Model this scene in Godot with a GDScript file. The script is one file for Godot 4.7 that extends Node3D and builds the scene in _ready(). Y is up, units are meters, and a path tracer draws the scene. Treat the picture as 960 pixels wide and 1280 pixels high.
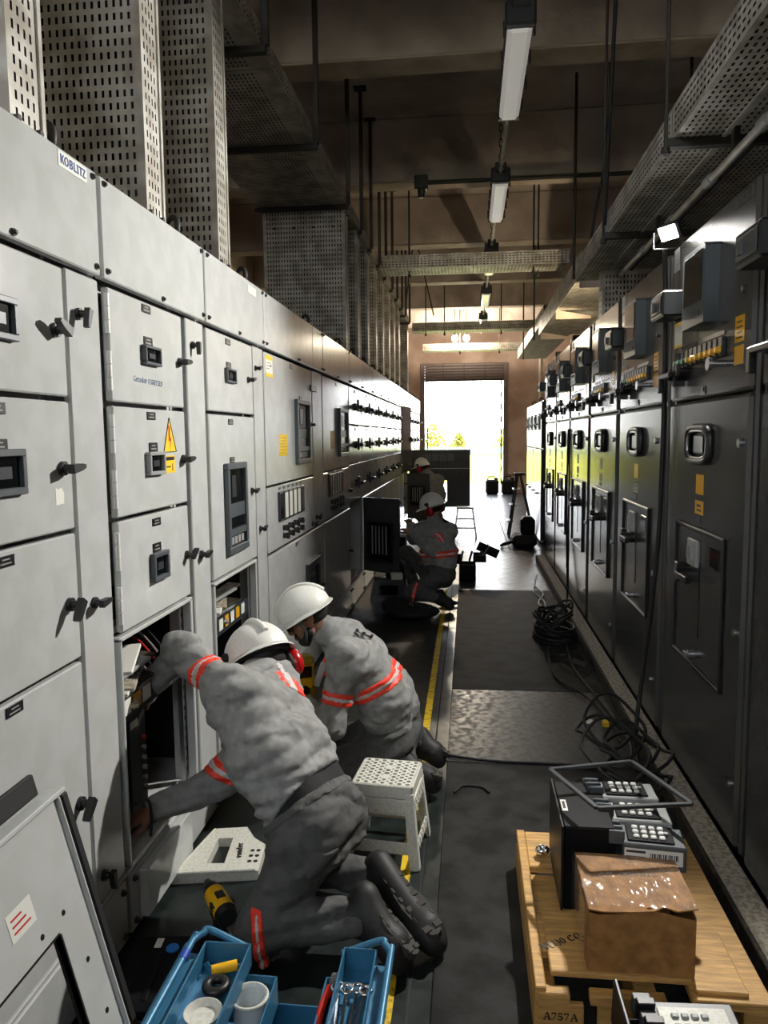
extends Node3D

# ---------------------------------------------------------------- mesh builder
class MB:
	var v := PackedVector3Array()
	var n := PackedVector3Array()
	var x := Transform3D.IDENTITY
	func t3(a: Vector3, b: Vector3, c: Vector3, na: Vector3, nb: Vector3, nc: Vector3) -> void:
		a = x * a; b = x * b; c = x * c
		na = (x.basis * na).normalized(); nb = (x.basis * nb).normalized(); nc = (x.basis * nc).normalized()
		v.append(a); n.append(na)
		if (b - a).cross(c - a).dot(na + nb + nc) > 0.0:
			v.append(c); n.append(nc); v.append(b); n.append(nb)
		else:
			v.append(b); n.append(nb); v.append(c); n.append(nc)
	func f3(a: Vector3, b: Vector3, c: Vector3, m: Vector3) -> void:
		t3(a, b, c, m, m, m)
	func quad(a: Vector3, b: Vector3, c: Vector3, d: Vector3, m: Vector3) -> void:
		t3(a, b, c, m, m, m); t3(a, c, d, m, m, m)
	func box(c: Vector3, s: Vector3, b := 0.0) -> MB:
		var h := s * 0.5
		b = minf(b, minf(h.x, minf(h.y, h.z)) * 0.95)
		if b <= 0.0:
			for ax in 3:
				for sg in [-1.0, 1.0]:
					var nn := Vector3.ZERO; nn[ax] = sg
					var p := []
					for q in [[-1, -1], [1, -1], [1, 1], [-1, 1]]:
						var w := Vector3.ZERO
						w[ax] = sg * h[ax]; w[(ax + 1) % 3] = q[0] * h[(ax + 1) % 3]; w[(ax + 2) % 3] = q[1] * h[(ax + 2) % 3]
						p.append(c + w)
					quad(p[0], p[1], p[2], p[3], nn)
			return self
		for ax in 3:
			var a1 := (ax + 1) % 3
			var a2 := (ax + 2) % 3
			for sg in [-1.0, 1.0]:
				var nn := Vector3.ZERO; nn[ax] = sg
				var p := []
				for q in [[-1, -1], [1, -1], [1, 1], [-1, 1]]:
					var w := Vector3.ZERO
					w[ax] = sg * h[ax]; w[a1] = q[0] * (h[a1] - b); w[a2] = q[1] * (h[a2] - b)
					p.append(c + w)
				quad(p[0], p[1], p[2], p[3], nn)
				for sg2 in [-1.0, 1.0]:
					var e := []
					for k in 4:
						var w := Vector3.ZERO
						var s3: float = [-1.0, 1.0, 1.0, -1.0][k]
						w[a2] = s3 * (h[a2] - b)
						if k < 2:
							w[ax] = sg * h[ax]; w[a1] = sg2 * (h[a1] - b)
						else:
							w[ax] = sg * (h[ax] - b); w[a1] = sg2 * h[a1]
						e.append(c + w)
					var em := Vector3.ZERO; em[ax] = sg; em[a1] = sg2
					quad(e[0], e[1], e[2], e[3], em.normalized())
		for sx in [-1.0, 1.0]:
			for sy in [-1.0, 1.0]:
				for sz in [-1.0, 1.0]:
					var d := Vector3(sx, sy, sz)
					f3(c + d * Vector3(h.x, h.y - b, h.z - b), c + d * Vector3(h.x - b, h.y, h.z - b), c + d * Vector3(h.x - b, h.y - b, h.z), d.normalized())
		return self
	func bb(x0: float, x1: float, y0: float, y1: float, z0: float, z1: float, b := 0.0) -> MB:
		return box(Vector3((x0 + x1) / 2, (y0 + y1) / 2, (z0 + z1) / 2), Vector3(absf(x1 - x0), absf(y1 - y0), absf(z1 - z0)), b)
	# beam of rectangular section between two points
	func bar(a: Vector3, b: Vector3, w: float, t: float, bev := 0.0, up := Vector3.UP) -> MB:
		var o := x
		var d := (b - a).normalized()
		if absf(d.dot(up)) > 0.98: up = Vector3.RIGHT
		var s := d.cross(up).normalized()
		x = o * Transform3D(Basis(s, s.cross(d), -d), (a + b) / 2)
		box(Vector3.ZERO, Vector3(w, t, a.distance_to(b)), bev)
		x = o
		return self
	func cyl(a: Vector3, b: Vector3, r0: float, r1 := -1.0, k := 14, caps := true) -> MB:
		if r1 < 0.0: r1 = r0
		var d := (b - a).normalized()
		var s := d.cross(Vector3.UP if absf(d.y) < 0.9 else Vector3.RIGHT).normalized()
		var t := d.cross(s)
		var sl := (r0 - r1) / maxf(1e-5, a.distance_to(b))
		for i in k:
			var e0 := s * cos(TAU * i / k) + t * sin(TAU * i / k)
			var e1 := s * cos(TAU * (i + 1) / k) + t * sin(TAU * (i + 1) / k)
			t3(a + e0 * r0, a + e1 * r0, b + e1 * r1, e0 + d * sl, e1 + d * sl, e1 + d * sl)
			if r1 > 0.0: t3(a + e0 * r0, b + e1 * r1, b + e0 * r1, e0 + d * sl, e1 + d * sl, e0 + d * sl)
			if caps:
				f3(a, a + e0 * r0, a + e1 * r0, -d)
				if r1 > 0.0: f3(b, b + e0 * r1, b + e1 * r1, d)
		return self
	func tube(p: Array, r: float, k := 8, closed := false) -> MB:
		var m := p.size()
		var rings := []
		var s := Vector3.ZERO
		for i in m:
			var a: Vector3 = p[(i - 1 + m) % m] if closed or i > 0 else p[0]
			var b: Vector3 = p[(i + 1) % m] if closed or i < m - 1 else p[m - 1]
			var d := (b - a).normalized()
			if s == Vector3.ZERO: s = d.cross(Vector3.UP if absf(d.y) < 0.9 else Vector3.RIGHT)
			s = (s - d * s.dot(d)).normalized()
			var t := d.cross(s)
			var ring := []
			for j in k: ring.append(s * cos(TAU * j / k) + t * sin(TAU * j / k))
			rings.append(ring)
		for i in (m if closed else m - 1):
			var i2 := (i + 1) % m
			for j in k:
				var j2 := (j + 1) % k
				t3(p[i] + rings[i][j] * r, p[i] + rings[i][j2] * r, p[i2] + rings[i2][j2] * r, rings[i][j], rings[i][j2], rings[i2][j2])
				t3(p[i] + rings[i][j] * r, p[i2] + rings[i2][j2] * r, p[i2] + rings[i2][j] * r, rings[i][j], rings[i2][j2], rings[i2][j])
		if not closed:
			for j in k:
				f3(p[0], p[0] + rings[0][j] * r, p[0] + rings[0][(j + 1) % k] * r, p[0] - p[1])
				f3(p[m - 1], p[m - 1] + rings[m - 1][j] * r, p[m - 1] + rings[m - 1][(j + 1) % k] * r, p[m - 1] - p[m - 2])
		return self
	# profile of (radius, height) turned about y
	func lathe(pr: Array, k := 20) -> MB:
		for i in pr.size() - 1:
			var a: Vector2 = pr[i]
			var b: Vector2 = pr[i + 1]
			var d := (b - a).normalized()
			var nr := Vector2(d.y, -d.x)
			for j in k:
				var c0 := Vector3(cos(TAU * j / k), 0, sin(TAU * j / k))
				var c1 := Vector3(cos(TAU * (j + 1) / k), 0, sin(TAU * (j + 1) / k))
				var n0 := c0 * nr.x + Vector3(0, nr.y, 0)
				var n1 := c1 * nr.x + Vector3(0, nr.y, 0)
				if a.x > 1e-5: t3(c0 * a.x + Vector3(0, a.y, 0), c1 * a.x + Vector3(0, a.y, 0), c1 * b.x + Vector3(0, b.y, 0), n0, n1, n1)
				if b.x > 1e-5: t3(c0 * a.x + Vector3(0, a.y, 0), c1 * b.x + Vector3(0, b.y, 0), c0 * b.x + Vector3(0, b.y, 0), n0, n1, n0)
		return self
	# polygon in xy pushed out along z
	func prism(poly: PackedVector2Array, z0: float, z1: float) -> MB:
		var ids := Geometry2D.triangulate_polygon(poly)
		for i in range(0, ids.size(), 3):
			for z in [z0, z1]:
				f3(Vector3(poly[ids[i]].x, poly[ids[i]].y, z), Vector3(poly[ids[i + 1]].x, poly[ids[i + 1]].y, z), Vector3(poly[ids[i + 2]].x, poly[ids[i + 2]].y, z), Vector3(0, 0, 1.0 if (z == maxf(z0, z1)) else -1.0))
		var cw := Geometry2D.is_polygon_clockwise(poly)
		for i in poly.size():
			var a := poly[i]
			var b := poly[(i + 1) % poly.size()]
			var m := Vector3(b.y - a.y, a.x - b.x, 0) * (-1.0 if cw else 1.0)
			quad(Vector3(a.x, a.y, z0), Vector3(b.x, b.y, z0), Vector3(b.x, b.y, z1), Vector3(a.x, a.y, z1), m.normalized())
		return self
	func ball(c: Vector3, r: Vector3, k := 12, m := 8) -> MB:
		for i in m:
			for j in k:
				var p := []
				for q in [[i, j], [i, j + 1], [i + 1, j + 1], [i + 1, j]]:
					var a: float = PI * q[0] / m
					var b: float = TAU * q[1] / k
					p.append(Vector3(sin(a) * cos(b), cos(a), sin(a) * sin(b)))
				var w := []
				for e in p: w.append((e / r).normalized())
				t3(c + p[0] * r, c + p[1] * r, c + p[2] * r, w[0], w[1], w[2])
				t3(c + p[0] * r, c + p[2] * r, c + p[3] * r, w[0], w[2], w[3])
		return self
	# perforated sheet in xy, facing z: upright strips between the rows of slots, and bridges between the slots
	func perf(w: float, h: float, pu := 0.025, pv := 0.04, su := 0.0075, sv := 0.02, edge := 0.012) -> MB:
		var k := int((w - 2 * edge) / pu)
		var m := int((h - 2 * edge) / pv)
		var e0 := (w - k * pu) / 2 + (pu - su) / 2
		var f0 := (h - m * pv) / 2 + (pv - sv) / 2
		var z := Vector3(0, 0, 1)
		var last := 0.0
		for i in k + 1:
			var nx := e0 + i * pu if i < k else w
			quad(Vector3(last, 0, 0), Vector3(nx, 0, 0), Vector3(nx, h, 0), Vector3(last, h, 0), z)
			if i < k:
				var ly := 0.0
				for j in m + 1:
					var ny := f0 + j * pv if j < m else h
					quad(Vector3(nx, ly, 0), Vector3(nx + su, ly, 0), Vector3(nx + su, ny, 0), Vector3(nx, ny, 0), z)
					ly = ny + sv
			last = nx + su
		return self
	func mesh() -> ArrayMesh:
		var a := []
		a.resize(Mesh.ARRAY_MAX)
		a[Mesh.ARRAY_VERTEX] = v
		a[Mesh.ARRAY_NORMAL] = n
		var r := ArrayMesh.new()
		r.add_surface_from_arrays(Mesh.PRIMITIVE_TRIANGLES, a)
		return r

# ---------------------------------------------------------------- scene helpers
var taken := {}
var M := {}
var cache := {}
var rng := RandomNumberGenerator.new()

func V(a: float, b: float, c: float) -> Vector3:
	return Vector3(a, b, c)

func numbered(called: String) -> String:
	var k: int = taken.get(called, 0)
	taken[called] = k + 1
	return called if k == 0 else "%s_%03d" % [called, k]

func tag(o: Node, label: String, category := "", group := "", kind := "") -> void:
	if label: o.set_meta("label", label)
	if category: o.set_meta("category", category)
	if group: o.set_meta("group", group)
	if kind: o.set_meta("kind", kind)

func thing(called: String, label: String, category: String, at := Vector3.ZERO, turn := 0.0, group := "") -> Node3D:
	var o := Node3D.new()
	o.name = numbered(called)
	add_child(o)
	o.position = at
	o.rotation.y = turn
	tag(o, label, category, group)
	return o

# commits a mesh as one named part
func part(called: String, m: Variant, mat: Material, parent: Node, at := Vector3.ZERO, label := "") -> MeshInstance3D:
	var o := MeshInstance3D.new()
	o.name = called
	o.mesh = m.mesh() if m is MB else m
	o.material_override = mat
	parent.add_child(o, true)
	o.position = at
	if label: o.set_meta("label", label)
	return o

func single(called: String, m: Variant, mat: Material, label: String, category: String, at := Vector3.ZERO, turn := 0.0, group := "") -> MeshInstance3D:
	var o := part(numbered(called), m, mat, self, at)
	o.rotation.y = turn
	tag(o, label, category, group)
	return o

func struct(called: String, m: Variant, mat: Material, label := "", at := Vector3.ZERO) -> MeshInstance3D:
	var o := part(numbered(called), m, mat, self, at)
	tag(o, label, "", "", "structure")
	return o

func noise_tex(seed_: int, freq: float, c0: Color, c1: Color, lo := 0.25, hi := 0.75, kind := FastNoiseLite.TYPE_SIMPLEX_SMOOTH, oct := 4, size := 512) -> NoiseTexture2D:
	var f := FastNoiseLite.new()
	f.seed = seed_
	f.noise_type = kind
	f.frequency = freq
	f.fractal_octaves = oct
	var t := NoiseTexture2D.new()
	t.width = size; t.height = size
	t.seamless = true
	t.noise = f
	var g := Gradient.new()
	g.offsets = PackedFloat32Array([lo, hi])
	g.colors = PackedColorArray([c0, c1])
	t.color_ramp = g
	return t

func bump_tex(seed_: int, freq: float, strength: float, oct := 3) -> NoiseTexture2D:
	var f := FastNoiseLite.new()
	f.seed = seed_
	f.frequency = freq
	f.fractal_octaves = oct
	var t := NoiseTexture2D.new()
	t.width = 512; t.height = 512
	t.seamless = true
	t.as_normal_map = true
	t.bump_strength = strength
	t.noise = f
	return t

func mat(c: Color, rough := 0.6, metal := 0.0, tex: Texture2D = null, scale := 1.0, bump: Texture2D = null, bscale := 1.0, world := true) -> StandardMaterial3D:
	var m := StandardMaterial3D.new()
	m.albedo_color = c
	m.roughness = rough
	m.metallic = metal
	if tex:
		m.albedo_texture = tex
	if bump:
		m.normal_enabled = true
		m.normal_texture = bump
		m.normal_scale = bscale
	if tex or bump:
		m.uv1_triplanar = true
		m.uv1_world_triplanar = world
		m.uv1_scale = Vector3.ONE * scale
	return m

func rgb(r: float, g: float, b: float) -> Color:
	return Color(r / 255.0, g / 255.0, b / 255.0)

func text_mesh(s: String, size: float, depth := 0.001, font := "Droid Sans") -> TextMesh:
	var t := TextMesh.new()
	var f := SystemFont.new()
	f.font_names = PackedStringArray([font])
	f.font_weight = 700
	t.font = f
	t.text = s
	t.font_size = 32
	t.pixel_size = size / 32.0
	t.depth = depth
	t.curve_step = 4.0
	return t

func emit(c: Color, e: float) -> StandardMaterial3D:
	var m := StandardMaterial3D.new()
	m.albedo_color = Color(0.9, 0.9, 0.9)
	m.emission_enabled = true
	m.emission = c
	m.emission_energy_multiplier = e
	return m

func materials() -> void:
	var peel := bump_tex(3, 0.11, 3.0, 2)
	var w := Color.WHITE
	var smudge := noise_tex(11, 0.006, Color(0.965, 0.965, 0.96), w, 0.3, 0.7)
	M.paint = mat(rgb(194, 196, 194), 0.16, 0.0, smudge, 2.0, peel, 0.035)
	M.paint.clearcoat_enabled = false
	M.paint_r = mat(rgb(74, 75, 75), 0.17, 0.0, smudge, 2.6, peel, 0.05)  # same light grey as paint, darkened to hold the shade of the right row
	M.frame = mat(rgb(150, 152, 150), 0.45)
	M.perf = mat(rgb(196, 194, 186), 0.5, 0.25, noise_tex(5, 0.01, Color(0.8, 0.78, 0.75), w), 1.0)
	M.steel_dark = mat(rgb(62, 60, 57), 0.6, 0.3)
	M.steel = mat(rgb(170, 172, 175), 0.3, 0.9)
	M.chrome = mat(rgb(215, 217, 220), 0.16, 1.0)
	M.black = mat(rgb(24, 24, 25), 0.42)
	M.rubber = mat(rgb(20, 20, 20), 0.7)
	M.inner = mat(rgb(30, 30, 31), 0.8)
	M.bezel = mat(rgb(74, 80, 83), 0.45)
	M.bezel_dark = mat(rgb(44, 48, 51), 0.4)
	M.screen = mat(rgb(14, 16, 17), 0.12)
	M.white = mat(rgb(222, 222, 216), 0.5)
	M.paper = mat(rgb(225, 224, 215), 0.7)
	M.plate = mat(rgb(22, 23, 24), 0.35)
	M.engrave = mat(rgb(150, 150, 148), 0.5)
	M.yellow = mat(rgb(236, 196, 24), 0.5)
	M.red = mat(rgb(196, 38, 24), 0.5)
	M.green = mat(rgb(70, 120, 90), 0.4)
	M.amber = mat(rgb(232, 172, 26), 0.3)
	M.blue_ink = mat(rgb(38, 66, 130), 0.6)
	M.pen = mat(rgb(110, 122, 140), 0.7)
	M.logo = mat(rgb(214, 218, 208), 0.4)
	M.concrete = mat(rgb(198, 188, 181), 0.85, 0.0, noise_tex(21, 0.006, Color(0.84, 0.83, 0.82), w, 0.2, 0.7), 0.35, bump_tex(22, 0.03, 4.0), 0.5)
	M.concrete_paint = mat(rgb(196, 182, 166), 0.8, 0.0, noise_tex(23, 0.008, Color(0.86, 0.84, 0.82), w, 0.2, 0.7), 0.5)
	M.salmon = mat(rgb(190, 168, 155), 0.8, 0.0, noise_tex(24, 0.005, Color(0.86, 0.82, 0.8), w, 0.2, 0.7), 0.3)
	M.floor = mat(rgb(36, 43, 41), 0.36, 0.0, noise_tex(31, 0.02, Color(0.75, 0.77, 0.76), w, 0.25, 0.7), 1.1, bump_tex(32, 0.02, 2.0), 0.07)
	M.floor.roughness_texture = noise_tex(33, 0.012, Color(0.78, 0.78, 0.78), w, 0.3, 0.7)
	M.mat_plain = mat(rgb(48, 48, 47), 0.65, 0.0, noise_tex(34, 0.012, Color(0.72, 0.72, 0.71), w, 0.25, 0.7), 0.8, bump_tex(35, 0.2, 2.0), 0.12)
	M.mat_scuffed = mat(rgb(62, 61, 59), 0.5, 0.0, noise_tex(36, 0.03, Color(0.74, 0.74, 0.74), w, 0.3, 0.75, FastNoiseLite.TYPE_SIMPLEX, 6), 1.6, bump_tex(35, 0.2, 2.0), 0.08)
	M.mat_scuffed.roughness_texture = noise_tex(37, 0.02, Color(0.55, 0.55, 0.55), w, 0.3, 0.7)
	M.mat_plain.metallic_specular = 0.22
	M.mat_scuffed.metallic_specular = 0.35
	M.curb = mat(rgb(176, 168, 152), 0.8, 0.0, noise_tex(38, 0.03, Color(0.78, 0.76, 0.73), w, 0.25, 0.65), 2.5, bump_tex(22, 0.05, 5.0), 0.6)
	M.curb_side = mat(rgb(66, 58, 46), 0.85, 0.0, noise_tex(39, 0.02, Color(0.5, 0.5, 0.5), w), 1.5)
	M.line = mat(rgb(226, 190, 30), 0.5, 0.0, noise_tex(40, 0.03, Color(0.7, 0.68, 0.6), w, 0.2, 0.45), 1.5)
	M.shutter = mat(rgb(112, 100, 98), 0.5, 0.3)
	M.grass = mat(rgb(206, 192, 40), 0.95, 0.0, noise_tex(41, 0.02, Color(0.7, 0.78, 0.5), w, 0.2, 0.7), 0.08)
	M.leaf = mat(rgb(196, 192, 96), 0.8, 0.0, noise_tex(42, 0.05, Color(0.55, 0.6, 0.4), w, 0.3, 0.7), 0.4)
	M.trunk = mat(rgb(90, 70, 52), 0.9)
	M.apron = mat(rgb(196, 194, 184), 0.8)
	M.far_wall = mat(rgb(96, 120, 108), 0.8)

# ---------------------------------------------------------------- the place
func _ready() -> void:
	rng.seed = 7
	var cam := Camera3D.new()
	cam.name = "camera"
	cam.position = V(0, 1.55, 0)
	cam.rotation_degrees = V(-5.7456, 6.4418, -0.5901)
	cam.fov = 68.5
	cam.near = 0.05
	cam.far = 400.0
	add_child(cam)
	cam.current = true
	var sky_mat := ProceduralSkyMaterial.new()
	sky_mat.sky_top_color = rgb(226, 234, 246)
	sky_mat.sky_horizon_color = rgb(250, 251, 250)
	sky_mat.ground_horizon_color = rgb(210, 212, 190)
	sky_mat.ground_bottom_color = rgb(170, 170, 150)
	sky_mat.sky_curve = 0.2
	var sky := Sky.new()
	sky.sky_material = sky_mat
	var env := Environment.new()
	env.background_mode = Environment.BG_SKY
	env.sky = sky
	env.background_energy_multiplier = 13.0
	env.tonemap_mode = Environment.TONE_MAPPER_LINEAR
	env.tonemap_exposure = 1.0
	env.sdfgi_enabled = true
	env.ssao_enabled = true
	env.ssil_enabled = true
	var we := WorldEnvironment.new()
	we.name = "world"
	we.environment = env
	add_child(we)
	materials()
	setting()
	flood_lamps()
	ducts_and_trays()
	left_cabinets()
	right_cabinets()
	far_cabinets()
	ceiling_fixtures()
	floor_things()
	pallet_things()
	people()

const BEAMS := [0.35, 2.95, 5.55, 8.15, 10.75, 13.35, 15.95, 18.55]

func setting() -> void:
	struct("floor", MB.new().bb(-4, 3.6, -0.3, 0, -20.7, 3.2), M.floor, "dark worn epoxy floor")
	struct("ceiling", MB.new().bb(-4, 3.6, 4.84, 5.1, -20.7, 3.2), M.concrete, "raw concrete slab between the beams")
	for z in BEAMS:
		struct("ceiling_beam", MB.new().bb(-3.8, 3.4, 4.2, 4.84, -z - 0.24, -z, 0.012), M.concrete, "concrete ceiling beam across the aisle")
		struct("beam_soffit", MB.new().bb(-3.8, 3.4, 4.185, 4.2, -z - 0.25, -z + 0.01, 0.004), M.concrete_paint, "pale strip under the ceiling beam")  # paler slab added to make the underside band stand out
	struct("wall_left", MB.new().bb(-4, -3.8, 0, 4.84, -20.7, 3.2), M.concrete_paint)
	struct("wall_right", MB.new().bb(3.4, 3.6, 0, 4.84, -20.7, 3.2), M.concrete_paint)
	struct("wall_back", MB.new().bb(-3.8, 3.4, 0, 3.25, 3.0, 3.2).bb(-3.8, 3.4, 4.2, 4.84, 3.0, 3.2).bb(-3.8, -2.8, 3.25, 4.2, 3.0, 3.2).bb(1.0, 3.4, 3.25, 4.2, 3.0, 3.2), M.concrete_paint)  # high gap is an assumed opening, unseen, added to light ducts and ceiling
	var far := MB.new().bb(-3.8, -1.27, 0, 4.84, -20.7, -20.4).bb(1.03, 3.4, 0, 4.84, -20.7, -20.4).bb(-1.27, 1.03, 3.46, 4.84, -20.7, -20.4)
	struct("wall_far", far, M.salmon, "salmon painted end wall around the open shutter door")
	# roll-up door: guides, slatted curtain drawn up
	var d := Node3D.new()
	d.name = "door_1"
	add_child(d)
	d.position = V(-0.12, 0, -20.36)
	tag(d, "roll-up shutter door drawn up over the bright doorway", "", "", "structure")
	for s in [-1.0, 1.0]:
		var g := MB.new().bb(s * 1.1 - 0.06, s * 1.1 + 0.05, 0, 3.46, -0.12, 0.03, 0.006)
		for k in 9: g.bb(s * 0.985 - 0.02, s * 0.985 + 0.02, 0.25 + k * 0.33, 0.4 + k * 0.33, -0.08, -0.03)
		g.bb(s * 0.985 - 0.012, s * 0.985 + 0.012, 0, 3.1, -0.1, -0.085)
		part("guide_rail", g, M.shutter, d)
	for k in 6:
		part("slat", MB.new().bb(-1.05, 1.05, 3.03 + k * 0.072, 3.103 + k * 0.072, -0.05, -0.015, 0.012), M.shutter, d)
	for u in [-0.55, 0.0, 0.55]:
		part("stiffener", MB.new().bb(u - 0.008, u + 0.008, 3.04, 3.46, -0.015, -0.003), M.steel_dark, d)
	part("bottom_rail", MB.new().bb(-1.05, 1.05, 2.99, 3.03, -0.06, 0.0, 0.008), M.steel_dark, d)
	# light conduit and pipe on the end wall, dado line
	single("wall_pipe", MB.new().cyl(V(1.86, 1.6, -20.35), V(1.86, 4.2, -20.35), 0.035, -1, 10), M.white, "thin white pipe running up the salmon end wall", "pipe")
	struct("trim_1", MB.new().bb(1.03, 3.4, 0.48, 0.5, -20.4, -20.385), M.steel_dark, "thin dark line along the end wall")
	# outdoors
	struct("ground", MB.new().bb(-90, 90, -0.4, -0.03, -120, -20.7), M.grass, "sunlit yellow green grass outside the door")
	struct("apron", MB.new().bb(-6, 6, -0.3, -0.005, -24.5, -20.7), M.apron, "bright concrete apron outside the door")
	single("boundary_wall", MB.new().bb(-40, 40, -0.2, 0.62, -62.3, -62.0), M.far_wall, "low grey green wall far across the grass", "wall")
	var bush_labels := ["broad pale bush at the left of the doorway view", "small pale bush beside the broad bush outside", "pale bush at the right edge of the doorway view"]
	var spots := [[-3.1, 2.7, 1.0], [-0.9, 1.9, 0.5], [3.3, 2.4, 0.7]]
	for i in 3:
		var t := thing("bush", bush_labels[i], "bush", V(spots[i][0], -0.03, -66.0 - 4.0 * (i % 2)), 0, "bushes beyond the far wall")
		var tr := MB.new()
		var lf := MB.new()
		for k in 5: tr.cyl(V(0, 0, 0), V((k - 2) * 0.4 * spots[i][2], spots[i][1] * 0.6, sin(k * 2.0) * 0.5), 0.06, 0.03, 6)
		for k in 700:
			var q := V(rng.randfn(0, 0.55) * spots[i][2], 0, rng.randfn(0, 0.4) * spots[i][2])
			q.y = spots[i][1] * (0.25 + 0.72 * rng.randf() * exp(-q.x * q.x / (spots[i][2] * spots[i][2] * 1.6)))
			var e := Basis.from_euler(V(rng.randf() * 6, rng.randf() * 6, rng.randf() * 6))
			lf.x = Transform3D(e.scaled(Vector3.ONE * rng.randf_range(0.16, 0.3)), q)
			lf.quad(V(-0.5, 0, 0), V(0, 0.35, 0.08), V(0.6, 0, 0), V(0, -0.35, 0.08), V(0, 0, 1))
		part("stem", tr, M.trunk, t)
		part("foliage", lf, M.leaf, t)
	# floor: mats, painted line, concrete curb
	var mats := [[-7.5, -4.5, M.mat_plain, "plain dark rubber mat in the middle of the aisle"], [-4.49, -3.46, M.mat_scuffed, "scuffed grey rubber mat with pale scratches near the cable tangle"], [-3.45, -1.0, M.mat_plain, "dark rubber mat under the wooden pallet"]]
	for e in mats:
		single("rubber_mat", MB.new().bb(-0.1, 0.80, 0.0, 0.007, e[0], e[1], 0.003), e[2], e[3], "mat")
	single("floor_marking", MB.new().bb(-0.242, -0.204, 0.0005, 0.0016, -8.3, -0.9), M.line, "yellow safety line painted along the floor", "floor line")
	single("floor_seam", MB.new().bb(-0.168, -0.16, 0.0002, 0.0012, -20.0, -1.0), M.rubber, "dark joint line running along the floor beside the yellow line", "floor joint")
	var hatch := MB.new().bb(0.55, 0.565, 0.0002, 0.0014, -19.5, -10.2).bb(0.55, 2.0, 0.0002, 0.0014, -10.21, -10.19)
	single("hatch_outline", hatch, M.rubber, "thin dark outline of a floor hatch near the far door", "floor joint")
	struct("curb", MB.new().bb(0.84, 0.93, 0, 0.075, -9.35, -0.9, 0.006), M.curb, "rough concrete curb under the right cabinets")
	struct("curb_board", MB.new().bb(0.825, 0.84, 0, 0.07, -9.35, -0.9, 0.003), M.curb_side, "dark wooden board along the curb")

# ---------------------------------------------------------------- lamps
func flood_lamp(at: Vector3, aim: Vector3, size: float, energy: float, label: String, c := Color(1, 0.98, 0.94), ang := 80.0) -> void:
	var t := thing("flood_lamp", label, "lamp", at)
	var b := Basis.looking_at((aim - at).normalized())
	var body := MB.new()
	body.x = Transform3D(b, Vector3.ZERO)
	body.bb(-size, size, -size * 0.7, size * 0.7, 0.0, 0.035, 0.008)
	for k in 5: body.bb(-size * 0.9, size * 0.9, (k - 2) * size * 0.28 - 0.003, (k - 2) * size * 0.28 + 0.003, 0.035, 0.055)
	part("housing", body, M.black, t)
	var gl := MB.new()
	gl.x = Transform3D(b, Vector3.ZERO)
	gl.bb(-size * 0.86, size * 0.86, -size * 0.56, size * 0.56, -0.006, -0.001, 0.002)
	part("glowing_lens", gl, emit(c, 26.0), t)
	var br := MB.new().bar(V(-size - 0.01, 0, 0), V(-size - 0.01, -size * 1.3, 0), 0.02, 0.004).bar(V(size + 0.01, 0, 0), V(size + 0.01, -size * 1.3, 0), 0.02, 0.004).bar(V(-size - 0.01, -size * 1.3, 0), V(size + 0.01, -size * 1.3, 0), 0.02, 0.004)
	part("bracket", br, M.black, t)
	var l := SpotLight3D.new()
	l.name = "flood_light"
	t.add_child(l)
	l.transform = Transform3D(b, b * V(0, 0, -0.012))
	l.light_energy = energy
	l.light_color = c
	l.spot_angle = ang
	l.spot_angle_attenuation = 0.45
	l.spot_range = 30.0
	l.light_size = size * 0.7
	l.shadow_enabled = true

func flood_lamps() -> void:
	flood_lamp(V(0.895, 2.45, -3.62), V(-1.0, 1.2, -2.35), 0.055, 11.0, "small bright floodlight clamped at the top of the right cabinets", Color(1, 0.985, 0.96), 61.0)
	flood_lamp(V(1.0, 2.445, -7.3), V(0.2, 3.3, -12.0), 0.04, 1.6, "floodlight on the farther right cabinets tilted up at the tray", Color(1, 0.9, 0.74), 62.0)
	flood_lamp(V(1.0, 2.445, -8.7), V(0.2, 3.3, -14.0), 0.04, 1.6, "small floodlight above the last tall right cabinet", Color(1, 0.9, 0.74), 62.0)
	for s in [-1, 1]:
		var t := thing("hanging_lamp", ["left", "right"][(s + 1) / 2] + " lamp of the bright pair high above the doorway", "lamp", V(-0.18 + s * 0.13, 3.74, -17.4), 0, "pair of bright lamps above the doorway")
		part("bulb", MB.new().ball(V(0, 0, 0), V(0.075, 0.085, 0.075), 16, 10), emit(Color(1, 0.95, 0.86), 14.0), t)
		part("socket", MB.new().cyl(V(0, 0.07, 0), V(0, 0.17, 0), 0.04, 0.03, 12), M.steel_dark, t)
		part("cord", MB.new().cyl(V(0, 0.17, 0), V(0, 1.1, 0), 0.008, -1, 6), M.rubber, t)
		var l := OmniLight3D.new()
		l.name = "bulb_light"
		t.add_child(l)
		l.light_energy = 4.5
		l.light_color = Color(1, 0.93, 0.82)
		l.light_size = 0.07
		l.omni_range = 30.0
		l.shadow_enabled = true

# ---------------------------------------------------------------- perforated ducts and trays
func perf_mesh(w: float, h: float) -> ArrayMesh:
	var key := "p%.3f_%.3f" % [w, h]
	if not cache.has(key): cache[key] = MB.new().perf(w, h, 0.025, 0.04, 0.009, 0.022).mesh()
	return cache[key]

func sheet(called: String, w: float, h: float, tr: Transform3D, parent: Node, lying := false) -> void:
	var key := "q%.3f_%.3f" % [w, h]
	if lying and not cache.has(key): cache[key] = MB.new().perf(w, h, 0.042, 0.027, 0.025, 0.01, 0.006).mesh()
	var o := part(called, cache[key] if lying else perf_mesh(w, h), M.perf, parent)
	o.transform = tr

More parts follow.
